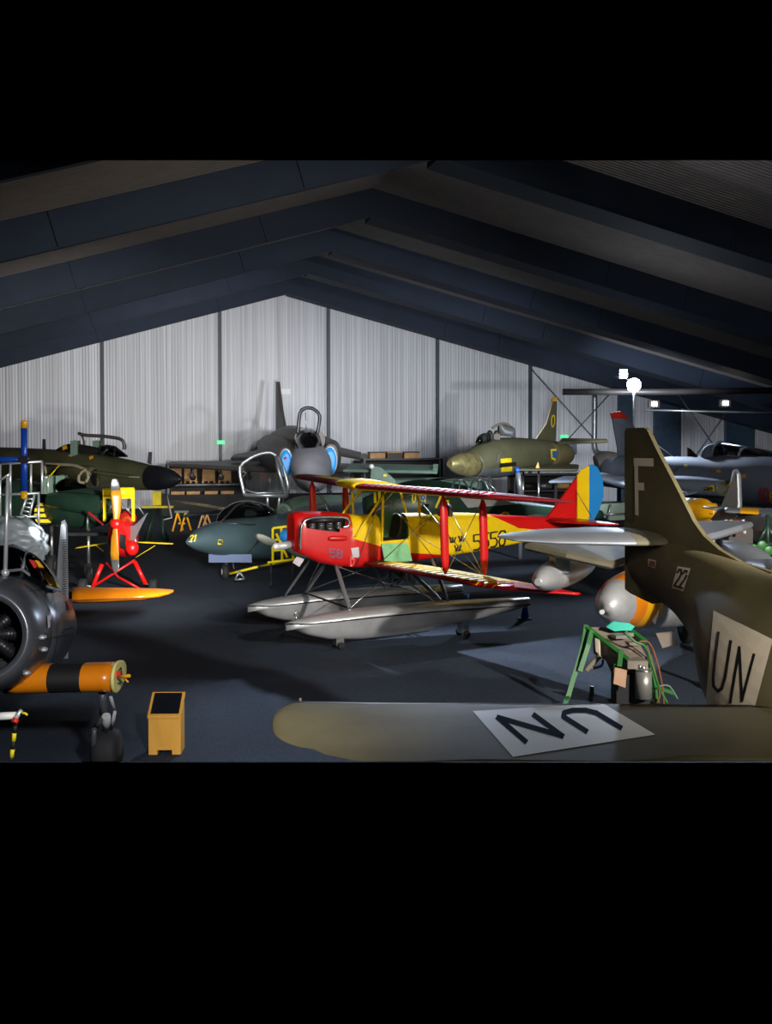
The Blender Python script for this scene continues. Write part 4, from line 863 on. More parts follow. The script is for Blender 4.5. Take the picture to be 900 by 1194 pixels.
# ------------------------------------------------------------------ upright folded silver rudder
b0 = FLR(73, 769); t = thing('folded_wing_panel', b0, 'narrow silver ribbed panel standing upright beside the dark cockpit', 'panel')
Fq = lambda x, y: P(x, y, 20.2)
bm = bmn(); slab(bm, [Fq(72, 608), Fq(75.5, 606), Fq(78, 612), Fq(79, 690), (Fq(79, 768)), Fq(66, 768), Fq(66, 690), Fq(69, 640)], .12); pn = obj('panel_skin', bm, 'silver', t)
bm = bmn()
for i in range(26):
    y = 630+i*2.7; tube(bm, P(73.2, y, 20.08), P(78, y-.6, 20.08), .008, None, 5)
o = obj('rib_row', bm, 'darkmetal', pn); o['kind'] = 'stuff'
# ------------------------------------------------------------------ white wrapped bundle
b0 = P(14, 632, 18.5)
t = thing('wrapped_engine', (b0.x, b0.y, 0), 'bulky engine wrapped in white plastic sheet behind the dark cockpit', 'engine')
bm = bmn(); ball(bm, P(14, 634, 18.5), .52, .5, .42, RT, 0, 32)
bmesh.ops.subdivide_edges(bm, edges=bm.edges, cuts=2, use_grid_fill=True)
from mathutils import noise as NZ
for v in bm.verts:
    v.co += (v.co-b0).normalized()*(NZ.noise(v.co*4)*.1+abs(NZ.noise(v.co*7))*.12+NZ.noise(v.co*15)*.03)
for f in bm.faces: f.smooth = True
obj('plastic_wrap', bm, 'plastic', t)
bm = bmn(); tube(bm, (b0.x, b0.y, 0), b0-UP*.2, .18, .14); obj('engine_stand', bm, 'darkmetal', t)
# ------------------------------------------------------------------ dark radial-engined aeroplane (left foreground)
t = thing('radial_engine_aeroplane', FLR(20, 860), 'dark grey aeroplane with round engine cowl and orange banded wing stub', 'aeroplane')
A0, A1 = P(-22, 742, 12.3), P(12, 734, 14.5); ax = (A1-A0).normalized(); e1 = ax.cross(UP).normalized(); e2 = e1.cross(ax)
if e2.z < 0: e2 = -e2
def ring(f, r, n=56): c = A0.lerp(A1, f); return [c+e1*(r*math.cos(2*PI*j/n))+e2*(r*(1 if f < .45 else .9)*math.sin(2*PI*j/n)) for j in range(n)]
bm = bmn(); loftrings(bm, [ring(.35, .41), ring(.1, .41), ring(.03, .425), ring(0, .46), ring(.0, .5), ring(.03, .56), ring(.1, .61), ring(.2, .65), ring(.38, .67), ring(.42, .66)], False); trim(bm); cw = obj('engine_cowl', bm, 'gunmetal', t)
bm = bmn(); tube(bm, A0.lerp(A1, .3), A0.lerp(A1, .34), .43, .43, 40); trim(bm); obj('cowl_interior', bm, 'black', t)
cc = A0.lerp(A1, .22)
for k in range(9):
    a = 2*PI*k/9; p1 = cc+e1*(.38*math.cos(a))+e2*(.38*math.sin(a)); bm = bmn(); tube(bm, cc, p1, .06, .07, 12)
    for q in (.55, .65, .75, .85): disc(bm, cc.lerp(p1, q), p1-cc, .085, .015, 14)
    trim(bm)
    if len(bm.verts): obj('engine_cylinder', bm, 'darkmetal', t)
    else: bm.free()
bm = bmn(); tube(bm, cc, cc-ax*.25, .16, .08, 20); obj('engine_hub', bm, 'alu', t)
bm = bmn(); loftrings(bm, [ring(.4, .64), ring(.43, .68), ring(.6, .74), ring(.85, .78), ring(1.1, .79), ring(1.5, .74), ring(2.0, .62), ring(2.6, .45)]); trim(bm); fz = obj('fuselage', bm, 'gunmetal', t); RTR = [BV[fz.name], BV[cw.name]]
for q, m, nm in ((((57, 710), (59.5, 716), (58, 724), (56, 718)), 'tag', 'paper_tag'), (((53.5, 717), (56.5, 719), (57, 731), (54.5, 733)), 'tag', 'paper_tag'), (((76, 701), (80.5, 700), (83, 711), (79, 712)), 'redmark', 'red_marking')):
    bm = bmn(); dquad(bm, q, RTR, 3, 3, 0, .015); obj(nm, bm, m, t)
bm = bmn()
dstroke(bm, [(72, 738), (75, 734), (84, 732)], 1, RTR); obj('panel_line', bm, 'ink', t)
bm = bmn(); dstroke(bm, [(33, 690), (60, 686), (75, 690)], .7, RTR); dstroke(bm, [(52, 745), (70, 742), (84, 739)], .6, RTR); dstroke(bm, [(60, 690), (66, 715), (66, 745), (60, 775)], .6, RTR); obj('skin_seam', bm, 'ink', t)
for px, py in ((48, 743), (50, 757), (30, 784)):
    c = cast(px, py, RTR, .01)
    if c is not None: bm = bmn(); ball(bm, c, .05, .05, .03); obj('cowl_latch', bm, 'alu', t)
# canopy
Kc = 13.9
cp = lambda x, y, o=0: P(x, y, Kc+o)
bm = bmn(); body(bm, [(-30, 660, 14.8, 26, .75), (5, 662, 14.5, 26, .75), (32, 668, 14.2, 24, .75), (52, 678, 13.9, 14, .8), (62, 686, 13.7, 6, .8)], 28); obj('canopy_glass', bm, 'glass', t)
for pts in ([cp(-10, 668), cp(26, 664), cp(52, 683), cp(72, 689)], [cp(26, 664), cp(31, 643, .3), cp(46, 653, .4), cp(61, 668, .3), cp(72, 689)], [cp(31, 643, .3), cp(15, 636, .6), cp(-10, 642, .8)], [cp(39, 649, .2), cp(52, 683)]):
    bm = bmn(); ptube(bm, pts, .022); obj('canopy_frame', bm, 'silver', t)
for pts in ([cp(26, 664), cp(31, 645, .3), cp(40, 650, .3), cp(50, 682)], [cp(41, 651, .3), cp(60, 668, .3), cp(71, 688), cp(53, 683)]):
    bm = bmn(); slab(bm, pts, .008, 0, False); obj('side_window', bm, 'glass', t)
for pts, m in (([cp(41, 653, .02), cp(45, 654, .02), cp(69, 684, .02), cp(58, 682, .02)], 'amber'), ([cp(34, 652, .02), cp(40, 654, .02), cp(52, 677, .02), cp(45, 671, .02)], 'redmark')):
    bm = bmn(); slab(bm, pts, .03, 0, False); obj('cockpit_lining', bm, m, t)
bm = bmn(); ball(bm, cp(18, 656, .7), .09, .09, .13); box(bm, cp(17, 668, .7), .25, .3, .25); obj('headrest', bm, 'seat', t)
bm = bmn(); tube(bm, P(6, 668, 13.4), P(9, 555, 13.4), .028, .02); ball(bm, P(6, 668, 13.4), .05); obj('antenna_mast', bm, 'alu', t)
# wing stub
ca, cb = P(4, 795, 13.1), P(131, 792.5, 13.1); sd = (cb-ca)
def wring(f, k=1, o=0):
    c = ca.lerp(cb, f); r_ = []
    for j in range(32):
        a = 2*PI*j/32; u, v = math.cos(a), math.sin(a); dz = v*(.165 if 1 else .1)*k; dy = (u*.42 if u > 0 else u*.2)*k
        r_.append(c+FW*(dy+.12)+UP*(dz+.0)+RT*0)
    return r_
FF = [0, .1, .2, .3, .4, .42, .5, .6, .7, .72, .8, .9, 1.0]
def wm(c, i, j):
    f = (c-ca).dot(sd)/sd.length_squared
    return 1 if .41 < f < .71 else 0
bm = loftrings(bmn(), [wring(f) for f in [0, .1, .2, .3, .4, .41, .5, .6, .7, .71, .8, .9, 1.0]], True, True, wm); trim(bm); ws = obj('wing_stub', bm, ['orange', 'black'], t, 'orange wing stub with a black band'); 
bm = bmn(); loftrings(bm, [wring(1.0, 1.1), wring(1.025, 1.1), wring(1.03, 1.0)]); rb = obj('end_rib', bm, 'palyel', ws, 'pale yellow end rib')
bm = bmn(); c = wring(1.035, 0)[0]-FW*.0; ptube(bm, [c+UP*.07+FW*.0, c+UP*.09+FW*.12, c+UP*.0+FW*.16, c-UP*.09+FW*.06, c-UP*.06-FW*.04], .008); obj('rib_opening', bm, 'ink', rb)
bm = bmn(); c = P(138.5, 786, 13.15); box(bm, c, .05, .05, .07); obj('red_fitting', bm, 'redmark', rb); 
bm = bmn(); tube(bm, P(139, 789, 13.1), P(151, 788, 13.0), .02); tube(bm, P(144, 790, 13.1), P(149, 795, 13.0), .012); obj('hinge_pin', bm, 'amber', rb)
for a, b_, r_, m in (((119, 808), (121, 838), .045, 'gunmetal'), ((121, 836), (110, 850), .035, 'gunmetal'), ((110, 850), (108, 884), .03, 'gunmetal'), ((129, 812), (134, 830), .02, 'alu'), ((134, 830), (130, 850), .02, 'alu'), ((124, 835), (124, 850), .05, 'alu')):
    bm = bmn(); tube(bm, P(*a, 13.3), P(*b_, 13.5), r_); trim(bm); obj('undercarriage_leg', bm, m, t)
c = P(125, 874, 13.6); bm = bmn(); disc(bm, Vector((c.x, c.y, .27)), RT, .27, .3, 36); trim(bm); obj('wheel', bm, 'rubber', t)
# ------------------------------------------------------------------ pitot rod and hazard tape pole
p0 = P(20, 838, 11.2); t = thing('marker_pole', p0, 'yellow and black taped pole with a white red-tipped rod at lower left', 'pole')
bm = bmn(); tube(bm, P(-10, 836, 11.2), P(19, 834, 11.2), .045, .035); obj('white_rod', bm, 'white', t)
bm = bmn(); tube(bm, P(15, 842, 11.15), P(25, 828, 11.15), .028, .02); obj('sleeve', bm, 'alu', t)
bm = bmn(); tube(bm, P(17, 843, 11.1), P(19, 838, 11.12), .03); obj('red_tip', bm, 'redmark', t)
bm = bmn()
for i in range(5): tube(bm, P(18-i*1.1, 845+i*9.5, 11.2), P(18-(i+1)*1.1, 845+(i+1)*9.5, 11.2), .022, None, 10, i % 2)
trim(bm); obj('taped_pole', bm, ['black', 'yelmark'], t)
bm = bmn(); ptube(bm, [P(25, 831, 11.1), P(30, 832, 11.1), P(32, 834, 11.1)], .012); obj('yellow_cord', bm, 'yelmark', t)
# ------------------------------------------------------------------ wooden information lectern
b0 = FLR(192, 880); dl = (b0-CAM).dot(CF); t = thing('lectern', b0, 'yellow wooden box lectern with sloping black panel on the dark floor', 'lectern')
LX = (RT*1+FW*.03).normalized(); LY = UP.cross(LX)
def lp(x, y, z): return b0+LX*x+LY*y+UP*z
bm = bmn(); hw = .205
prism(bm, [lp(-hw, 0, .06), lp(-hw, .33, .06), lp(-hw, .33, .67), lp(-hw, 0, .48)], LX*(2*hw)); obj('box_body', bm, 'lectern', t)
for s in (-1, 1):
    bm = bmn(); box(bm, lp(s*.15, .165, .03), .11, .33, .06, LX); obj('foot', bm, 'lectern', t)
bm = bmn(); sl = [lp(-.215, -.02, .475), lp(.215, -.02, .475), lp(.215, .36, .695), lp(-.215, .36, .695)]; prism(bm, sl, UP*.03); obj('sloping_top', bm, 'lectern', t)
bm = bmn(); prism(bm, [lp(-.18, .012, .526), lp(.18, .012, .526), lp(.18, .335, .713), lp(-.18, .335, .713)], UP*.008); obj('black_panel', bm, 'radome', t, 'matt black sloping panel')
# ------------------------------------------------------------------ dark blue-green two seat jet with open canopy
t = thing('side_by_side_jet', FLR(262, 676), 'dark blue-green jet with pointed nose and open canopy left of floatplane', 'jet aircraft')
bm = bmn(); body(bm, [(219, 632, 29, 3), (226, 631, 29.2, 9), (240, 629, 29.6, 16, 1.1), (262, 627.5, 30.1, 21, 1.15), (290, 627, 30.8, 24.5, 1.2), (318, 625, 31.6, 26, 1.2), (350, 617, 33.2, 25, 1.25), (390, 606, 35.5, 20, 1.2), (430, 598, 37.5, 14, 1.1), (462, 592, 39, 6)], 34, 2.2); sj = obj('fuselage', bm, 'slate', t); SJ = [BV[sj.name]]
bm = bmn(); body(bm, [(330, 601, 33.5, 9, 1.4), (350, 592, 34.5, 13, 1.4), (385, 590, 36.5, 13, 1.3), (425, 588, 39, 11, 1.2)], 26); obj('dorsal_fairing', bm, 'greengrey', t)
bm = bmn(); body(bm, [(256, 607, 30.2, 1.5, 2), (268, 602, 30.6, 10, 1.5), (283, 599, 31, 15, 1.4), (300, 601, 31.5, 15, 1.4), (318, 606, 32, 10, 1.4)], 28); obj('windscreen', bm, 'glassd', t)
bm = bmn(); ptube(bm, spline([P(257, 609, 29.8), P(266, 600, 30), P(279, 588, 30.6), P(300, 588, 31.2), P(312, 598, 31.2), P(319, 610, 31.2)]), .03); ptube(bm, [P(257, 609, 29.8), P(290, 612, 30), P(319, 610, 31.2)], .02); obj('windscreen_frame', bm, 'darkmetal', t)
for px in (294, 306):
    bm = bmn(); box(bm, P(px, 604, 31.6), .35, .3, .5); ball(bm, P(px, 597, 31.6), .15, .12, .13); obj('ejection_seat', bm, 'black', t)
bm = bmn(); ptube(bm, spline([P(322, 612, 31.6), P(323, 598, 31.9), P(328, 589, 32.1), (P(336, 592, 32.3)), P(338, 603, 32.3), P(333, 612, 32)]), .06); obj('canopy_sill_hoop', bm, 'greengrey', t)
cl = [P(285, 577, 31.4), P(279.5, 547, 31.4), P(289, 536, 31.4), P(302, 529.5, 31.4), P(314, 527.5, 31.4), P(322, 531, 31.4)]
ca_ = spline(cl); bm = bmn(); ptube(bm, ca_, .05); ptube(bm, [cl[0], P(334, 578, 31.4)], .06); ptube(bm, [P(322, 531, 31.4), P(326, 552, 31.4), P(334, 578, 31.4)], .05); ptube(bm, spline([P(324, 532, 31.1), P(331, 548, 31), P(336, 568, 31), P(334, 578, 31.2)]), .05); obj('canopy_frame', bm, 'galv', t, 'raised silver canopy frame')
bm = bmn(); ptube(bm, [P(284, 571, 31.3), P(300, 575, 31.3), P(330, 574, 31.3)], .025); ptube(bm, [P(281, 549, 31.3), P(287, 551, 31.3), P(283, 556, 31.3)], .02); obj('canopy_latch', bm, 'galv', t)
bm = bmn(); bot = [P(285, 577, 31.4).lerp(P(334, 578, 31.4), i/(len(ca_)-1)) for i in range(len(ca_))]
for i in range(len(ca_)-1): quadf(bm, [bm.verts.new(v) for v in (ca_[i], ca_[i+1], bot[i+1]+FW*.12, bot[i]+FW*.12)])
bmesh.ops.remove_doubles(bm, verts=bm.verts, dist=.001); obj('canopy_glass', bm, 'glassd', t)
bm = bmn(); tube(bm, P(312, 578, 31.6), P(312, 596, 31.8), .04); tube(bm, P(326, 578, 31.6), P(324, 596, 31.8), .04); obj('canopy_hinge', bm, 'galv', t)
bm = bmn(); box(bm, P(268.5, 651, 29.9), 1.15, .06, .22); obj('blue_plate', bm, mat('pale_blue_plate', (70, 86, 120), .6, 0, .04), t, 'pale blue rectangular plate under the nose')
bm = bmn(); dtext(bm, '21', [(222.5, 625), (230, 624), (228, 631), (220.5, 631.5)], 1.2, SJ); obj('number_marking', bm, 'yelmark', t)
bm = bmn(); ptube(bm, [p_ for p_ in [cast(x, y, SJ, .02) for x, y in ((254, 629.5), (259, 629.5), (259, 634), (254, 634))] if p_ is not None], .02, 6, closed=True); obj('emblem', bm, 'yelmark', t)
bm = bmn(); dquad(bm, [(286, 646), (292, 642), (304, 622), (302, 632)], SJ, 3, 5, 0, .02); obj('gun_trough', bm, 'black', t)
c = FLR(262, 676); bm = bmn(); tube(bm, c+UP*.22, c+UP*.75+RT*.1, .045); obj('gear_leg', bm, 'galv', t)
bm = bmn(); disc(bm, c+UP*.22, RT+FW*.35, .22, .16); wh = obj('nose_wheel', bm, 'rubber', t); bm = bmn(); disc(bm, c+UP*.22, RT+FW*.35, .1, .19); obj('wheel_hub', bm, 'alu', wh)
bm = bmn(); ptube(bm, [c+RT*.02+UP*.6, c+RT*.22+UP*.55, c+RT*.25+UP*.3], .025); obj('tow_lug', bm, 'galv', t)
gear(t, P(370, 625, 35), FW, .28, .2); gear(t, P(420, 612, 36.5), FW, .28, .2)
b0 = FLR(279, 676); t = thing('wheel_chock_stand', b0, 'small silver tripod frame beside the nose wheel of the dark jet', 'stand')
for a, b_ in (((274, 676), (279, 666)), ((285, 675), (279, 666)), ((274, 676), (285, 675)), ((279, 666), (280, 671))):
    bm = bmn(); p1, p2 = P(*a, 29.5), P(*b_, 29.5); p1.z = max(p1.z, .03); tube(bm, p1, p2, .025); obj('frame_tube', bm, 'galv', t)
b0 = FLR(310, 668); t = thing('engine_cart', b0, 'yellow tubular cart with blue block between jet and floatplane', 'cart')
for a, b_ in (((268, 669), (300, 661)), ((300, 661), (345, 652)), ((318, 616), (340, 613)), ((318, 616), (318, 655)), ((340, 613), (342, 652)), ((328, 615), (329, 655)), ((318, 630), (341, 627)), ((318, 642), (342, 640)), ((322, 622), (335, 650)), ((312, 656), (345, 652))):
    bm = bmn(); tube(bm, P(*a, 30.4 if a[0] < 305 else 29.2), P(*b_, 30.0 if a[0] < 290 else 29.2), .035); obj('cart_tube', bm, 'yelmark', t)
bm = bmn(); ball(bm, P(337, 625, 29), .26, .22, .2); obj('blue_block', bm, 'blue', t)
for px in (316, 341):
    c = FLR(px, 668); c = P(px, 655, 29.2); bm = bmn(); disc(bm, Vector((c.x, c.y, .12)), RT, .12, .07, 16); tube(bm, Vector((c.x, c.y, .12)), c, .025, None, 8); obj('cart_wheel', bm, 'rubber', t)
# ------------------------------------------------------------------ green tail unit (behind, centre)
t = thing('green_tail_unit', P(450, 560, 43), 'flat green wing with small upright green fin behind the yellow wing', 'aircraft tail'); t.location.z = 0
bm = bmn(); slab(bm, [P(400, 549, 44), P(505, 551, 43.5), P(511, 544, 45), P(405, 542, 46)], .14); obj('tailplane', bm, 'greengrey', t)
bm = bmn(); slab(bm, [P(504, 552, 43.6), P(510, 552, 43.6), P(511, 542, 44), P(505, 542, 44)], .1); obj('tip_plate', bm, 'greengrey', t)
bm = bmn(); prism(bm, [P(433, 543, 43.6), P(444, 545, 43.6), P(461, 560, 43.6), P(461, 572, 43.6), P(431, 572, 43.6)], FW*.12); fn_ = obj('fin', bm, 'greengrey', t)
bm = bmn(); ball(bm, P(433, 544, 43.6), .1); obj('fin_light', bm, 'white', fn_)
bm = bmn(); dquad(bm, [(447, 553), (451, 553), (451, 555.5), (447, 555.5)], [BV[fn_.name]], 1, 1, 0, .01); obj('yellow_marking', bm, 'yelmark', fn_)
bm = bmn(); body(bm, [(408, 572, 45, 5), (425, 571, 45, 12), (470, 570, 45.3, 13), (520, 568, 45.6, 11), (560, 566, 46, 6)], 24); obj('fuselage', bm, 'greengrey', t)
gear(t, P(430, 580, 45), RT, .3, .2); gear(t, P(480, 580, 45.2), RT, .3, .2)
# ------------------------------------------------------------------ green 76 aeroplane behind the floatplane
t = thing('green_aeroplane', P(540, 600, 30), 'dark green aeroplane with yellow number and blue shield behind the floatplane', 'aeroplane'); t.location.z = 0
bm = bmn(); body(bm, [(425, 596, 29.2, 16), (455, 592, 29.3, 25), (490, 589, 29.5, 30), (525, 589, 29.8, 26), (560, 592, 30.2, 21), (600, 597, 30.8, 15), (650, 600, 31.6, 10), (700, 601, 32.4, 6)], 30, 2.1, 4, lambda c, s, u: 1 if 4 <= s and 0 else 0); ga = obj('fuselage', bm, 'green', t); GT = [BV[ga.name]]
bm = bmn(); dquad(bm, [(533, 577), (590, 577), (604, 588), (545, 592)], GT, 14, 6, 0, .015); obj('polished_panel', bm, 'alu', t, 'polished metal fuselage panel')
bm = bmn(); dtext(bm, '76', [(507, 576), (525, 577), (522, 593), (505, 591)], 2.4, GT, .4); obj('number_marking', bm, 'yelmark', t, 'large yellow fuselage number')
bm = bmn(); dtext(bm, '0', [(481, 574), (484.5, 574), (484, 586), (480.5, 586)], 1.6, GT); obj('number_marking', bm, 'yelmark', t)
bm = bmn(); dquad(bm, [(488, 574), (497, 574), (496, 589), (490.5, 589)], GT, 4, 4, 0, .012); sh = obj('shield_emblem', bm, 'yelmark', t)
bm = bmn(); dquad(bm, [(489, 575), (496, 575), (495.2, 587), (491, 587)], GT, 4, 4, 0, .025); sh2 = obj('shield_field', bm, 'bluemark', sh)
bm = bmn()
for x, y in ((491, 577.5), (494.5, 577.5), (492.7, 580.5), (491.5, 584), (494.4, 584)):
    dquad(bm, [(x-.8, y-.8), (x+.8, y-.8), (x+.8, y+.8), (x-.8, y+.8)], GT, 1, 1, 0, .04)
obj('shield_charge', bm, 'yelmark', sh)
bm = bmn(); dquad(bm, [(436, 571), (439, 571), (439, 587), (436, 587)], GT, 1, 4, 0, .02); dquad(bm, [(441, 571), (444, 571), (444, 586), (441, 586)], GT, 1, 4, 0, .02); obj('yellow_bars', bm, 'yelmark', t)
bm = bmn(); ptube(bm, [p_ for p_ in [cast(588+4.5*math.cos(a*PI/8), 601+3.5*math.sin(a*PI/8), GT, .03) for a in range(16)] if p_ is not None], .03, 6, closed=True); obj('roundel', bm, 'yelmark', t)
bm = bmn(); body(bm, [(485, 572, 29.7, 3, 1), (500, 567, 29.8, 8, .8), (530, 566, 30, 9, .8), (560, 567, 30.2, 8, .8), (578, 573, 30.4, 2, .8)], 24); obj('canopy_glass', bm, 'glass', t)
for pts in ([P(480, 572, 29.6), P(505, 563, 29.6), P(530, 559, 29.7), P(560, 560, 29.8), P(568, 564, 29.8), P(578, 573, 30)],):
    bm = bmn(); ptube(bm, spline(pts), .03); obj('canopy_frame', bm, 'greengrey', t)
for cx in (536, 558):
    bm = bmn(); w2 = 9; ptube(bm, spline([P(cx-w2, 572, 29.3), P(cx-w2+1, 564, 29.4), P(cx-2, 560, 29.5), P(cx+5, 561, 29.5), P(cx+w2+2, 572, 29.3)]), .028); ptube(bm, [P(cx, 560, 29.4), P(cx-1, 573, 29.3)], .02); obj('canopy_bow', bm, 'galv', t)
bm = bmn(); slab(bm, [P(630, 596, 31), P(628, 566, 31.4), P(640, 562, 31.6), P(662, 590, 31.6), P(662, 600, 31.6)], .1); 
bm.free()
gear(t, P(480, 612, 29.6), RT, .3, .2); gear(t, P(470, 606, 31), RT, .3, .2)
# small blue-tipped probe
b0 = FLR(606, 652); t = thing('upright_probe', b0, 'slim silver upright probe with bright blue tip behind the red wing tip', 'probe')
bm = bmn(); tube(bm, (b0.x, b0.y, 0), P(607, 577, 36), .07, .09, 12); tube(bm, P(607, 577, 36), P(603.5, 551, 36), .11, .075, 14); obj('probe_body', bm, 'galv', t)
bm = bmn(); tube(bm, P(603.5, 551, 36), P(602.8, 545.5, 36), .085, .06, 14); obj('probe_tip', bm, 'royal', t, 'bright blue tip')
# ------------------------------------------------------------------ grey jet with red 10 (right back)
t = thing('grey_two_seat_jet', P(840, 570, 30), 'large blue-grey jet with red number ten and long glazed canopy', 'jet aircraft'); t.location.z = 0
bm = bmn(); body(bm, [(712, 549, 37.4, 15, 1), (732, 550, 36.4, 20, 1.1), (770, 554, 34.6, 22, 1.15), (803, 556, 33.2, 24, 1.1), (835, 559, 31.9, 28, 1), (869, 560, 30.5, 29.5, 1), (900, 562, 29.3, 30, 1), (935, 567, 28, 27, 1)], 34, 2.1); gf = obj('fuselage', bm, 'grey', t); GF = [BV[gf.name]]
bm = bmn(); body(bm, [(704, 561, 35.2, 6, 1.6), (750, 564, 33.4, 9, 1.8), (800, 566, 31.6, 11, 1.6), (840, 569, 30.4, 10, 1.2), (846, 569, 30.2, 9, 1.0)], 28, 2.3); gi = obj('intake_trunk', bm, 'grey', t); GF.append(BV[gi.name])
bm = bmn(); slab(bm, [P(688, 556, 34.5), P(700, 552, 37), P(820, 572, 31), P(800, 577, 30.4), P(740, 572, 31.5)], .12); obj('wing', bm, 'grey', t)
bm = bmn(); prism(bm, [P(722, 534, 36.6), P(790, 536, 33.8), P(762, 515, 35), P(745, 505, 35.6), P(732.5, 488, 36.2), P(714, 488, 36.9)], FW*.14); fi = obj('fin', bm, 'grey', t)
bm = bmn(); prism(bm, [P(713.8, 488.2, 36.88), P(712, 481.5, 36.9), P(724, 479.5, 36.5), P(732.6, 486.5, 36.18), P(732.6, 488.2, 36.18)], FW*.17); obj('fin_cap', bm, 'redmark', fi, 'red fin tip')
bm = bmn(); prism(bm, [P(802, 534, 33), P(801.5, 521.5, 33.1), P(806, 524, 33), P(816, 534.5, 32.6)], FW*.1); obj('small_dorsal_fin', bm, 'seat', t)
bm = bmn(); body(bm, [(822, 533, 32.2, 6, 1), (828, 529, 32, 11, .85), (838, 528, 31.7, 11.5, .8)], 26); obj('canopy_fairing', bm, 'grey', t)
bm = bmn(); body(bm, [(837, 528.5, 31.7, 11, .8), (852, 530, 31.2, 11.5, .8), (870, 534, 30.5, 12.5, .8), (900, 541, 29.4, 14, .8), (930, 548, 28.3, 8, .8)], 26); obj('canopy_glass', bm, 'glass', t)
bm = bmn(); box(bm, P(858, 533, 31.2), .55, .35, .45, (P(900, 541, 29.4)-P(852, 530, 31.2))); ball(bm, P(851, 528, 31.3), .16); obj('ejection_seat', bm, 'grey', t)
bm = bmn(); ball(bm, P(888, 546, 29.8), .2, .16, .2); box(bm, P(888, 552, 29.8), .4, .3, .3); obj('ejection_seat', bm, 'fgreen', t, 'bright green headrest')
for cx, cy, d in ((839, 528, 31.7), (869, 534, 30.5), (889, 539, 29.8)):
    k = d/FPX; ax = (P(900, 541, 29.4)-P(852, 530, 31.2)).normalized(); s_ = ax.cross(UP).normalized(); u_ = s_.cross(ax); bm = bmn()
    ptube(bm, [P(cx, cy, d)+s_*(9.8*k*math.cos(a))+u_*(12.8*k*math.sin(a)) for a in [PI*i/12 for i in range(-1, 14)]], .035); obj('canopy_hoop', bm, 'grey', t)
bm = bmn(); ptube(bm, [P(838, 517, 31.7), P(870, 521.5, 30.5), P(905, 528, 29.3)], .035); obj('canopy_rail', bm, 'galv', t)
bm = bmn(); dtext(bm, '10', [(884.5, 570), (896, 569), (897, 585), (885, 586)], 1.8, GF, .35); obj('number_marking', bm, 'redmark', t, 'red number on the nose')
bm = bmn(); dtext(bm, '8', [(898, 575), (903, 575), (903, 585), (898, 585)], 1.3, GF); obj('number_marking', bm, 'yelmark', t)
bm = bmn(); dquad(bm, [(819, 570), (832, 565.5), (834, 572), (832, 572.5)], GF, 5, 4, 0, .02); obj('arrow_marking', bm, 'yelmark', t)
bm = bmn(); dtext(bm, 'FARA', [(822.5, 568.8), (832, 567.5), (832.3, 571), (822.8, 571.6)], .7, GF, .3, 0, .04); obj('warning_lettering', bm, 'ink', t)
for nm, m, rx, ry, o in (('intake_ring', 'olive', 16, 9, .015), ('roundel_ring', 'yelmark', 9, 8, .035), ('roundel_center', 'bluemark', 5, 5, .05)):
    bm = bmn(); n = 20
    cx = 850 if nm == 'intake_ring' else 857
    pts = [cast(cx+rx*math.cos(2*PI*i/n), 569+ry*math.sin(2*PI*i/n), GF, o) for i in range(n)]; c = cast(cx, 569, GF, o)
    pts = [p_ for p_ in pts if p_ is not None]; cv = bm.verts.new(c); vs = [bm.verts.new(p_) for p_ in pts]
    for i in range(len(vs)): quadf(bm, (cv, vs[i], vs[(i+1) % len(vs)]))
    obj(nm, bm, m, t)
for q, m in ((((784, 549), (791, 545), (791, 549), (785, 553)), 'olive'), (((798, 542), (802, 541.5), (802, 545), (798, 545.5)), 'yelmark'), (((828, 549), (831, 547), (831, 550), (828, 551)), 'redmark'), (((865, 554), (870, 553), (871, 557), (866, 558)), 'amber'), (((836, 548), (841, 548), (841, 551), (836, 551)), 'amber')):
    bm = bmn(); dquad(bm, q, GF, 2, 2, 0, .02); obj('warning_marking', bm, m, t)
gear(t, P(890, 590, 29.8), RT, .3, .2); gear(t, P(735, 567, 36.4), RT, .35, .2); gear(t, P(770, 575, 34.4), RT, .35, .2)
# grey machinery under the tail of that jet
t = thing('grey_engine_module', P(700, 548, 40), 'dull grey engine casing hidden behind the striped rudder and tall fin', 'engine'); t.location.z = 0
bm = bmn(); body(bm, [(696, 545, 41, 14, 1), (705, 543, 41, 17, 1), (716, 545, 41, 17, 1), (726, 548, 41, 14, 1)], 26, 2.4); obj('casing', bm, 'vdark', t)
bm = bmn(); slab(bm, [P(640, 562, 38), P(724, 562, 38), P(730, 556, 40), P(655, 557, 40.5)], .12); obj('platform', bm, 'grey', t)
for px in (648, 700, 722):
    a = P(px, 562, 38.3); bm = bmn(); tube(bm, a, (a.x, a.y, 0), .06); obj('leg', bm, 'darkmetal', t)
# ------------------------------------------------------------------ canopy box / glazed frame left of the tall fin
b0 = FLR(705, 640); t = thing('glazed_cover', b0, 'grey-green angular glazed cover on legs behind the tall fin', 'cover')
bm = bmn(); prism(bm, [P(697, 600, 33), P(701, 588, 33), P(729, 586, 33), P(729, 606, 33), P(712, 607, 33)], FW*.8); obj('cover_shell', bm, 'greengrey', t)
for a, b_ in (((697, 600), (729, 599)), ((712, 588), (708, 606))):
    bm = bmn(); tube(bm, P(*a, 32.9), P(*b_, 32.9), .03); obj('rib', bm, 'galv', t)
for px in (703, 726):
    for o in (33.1, 33.7):
        a = P(px, 604, o); bm = bmn(); tube(bm, a, (a.x, a.y, 0), .04); obj('leg', bm, 'darkmetal', t)
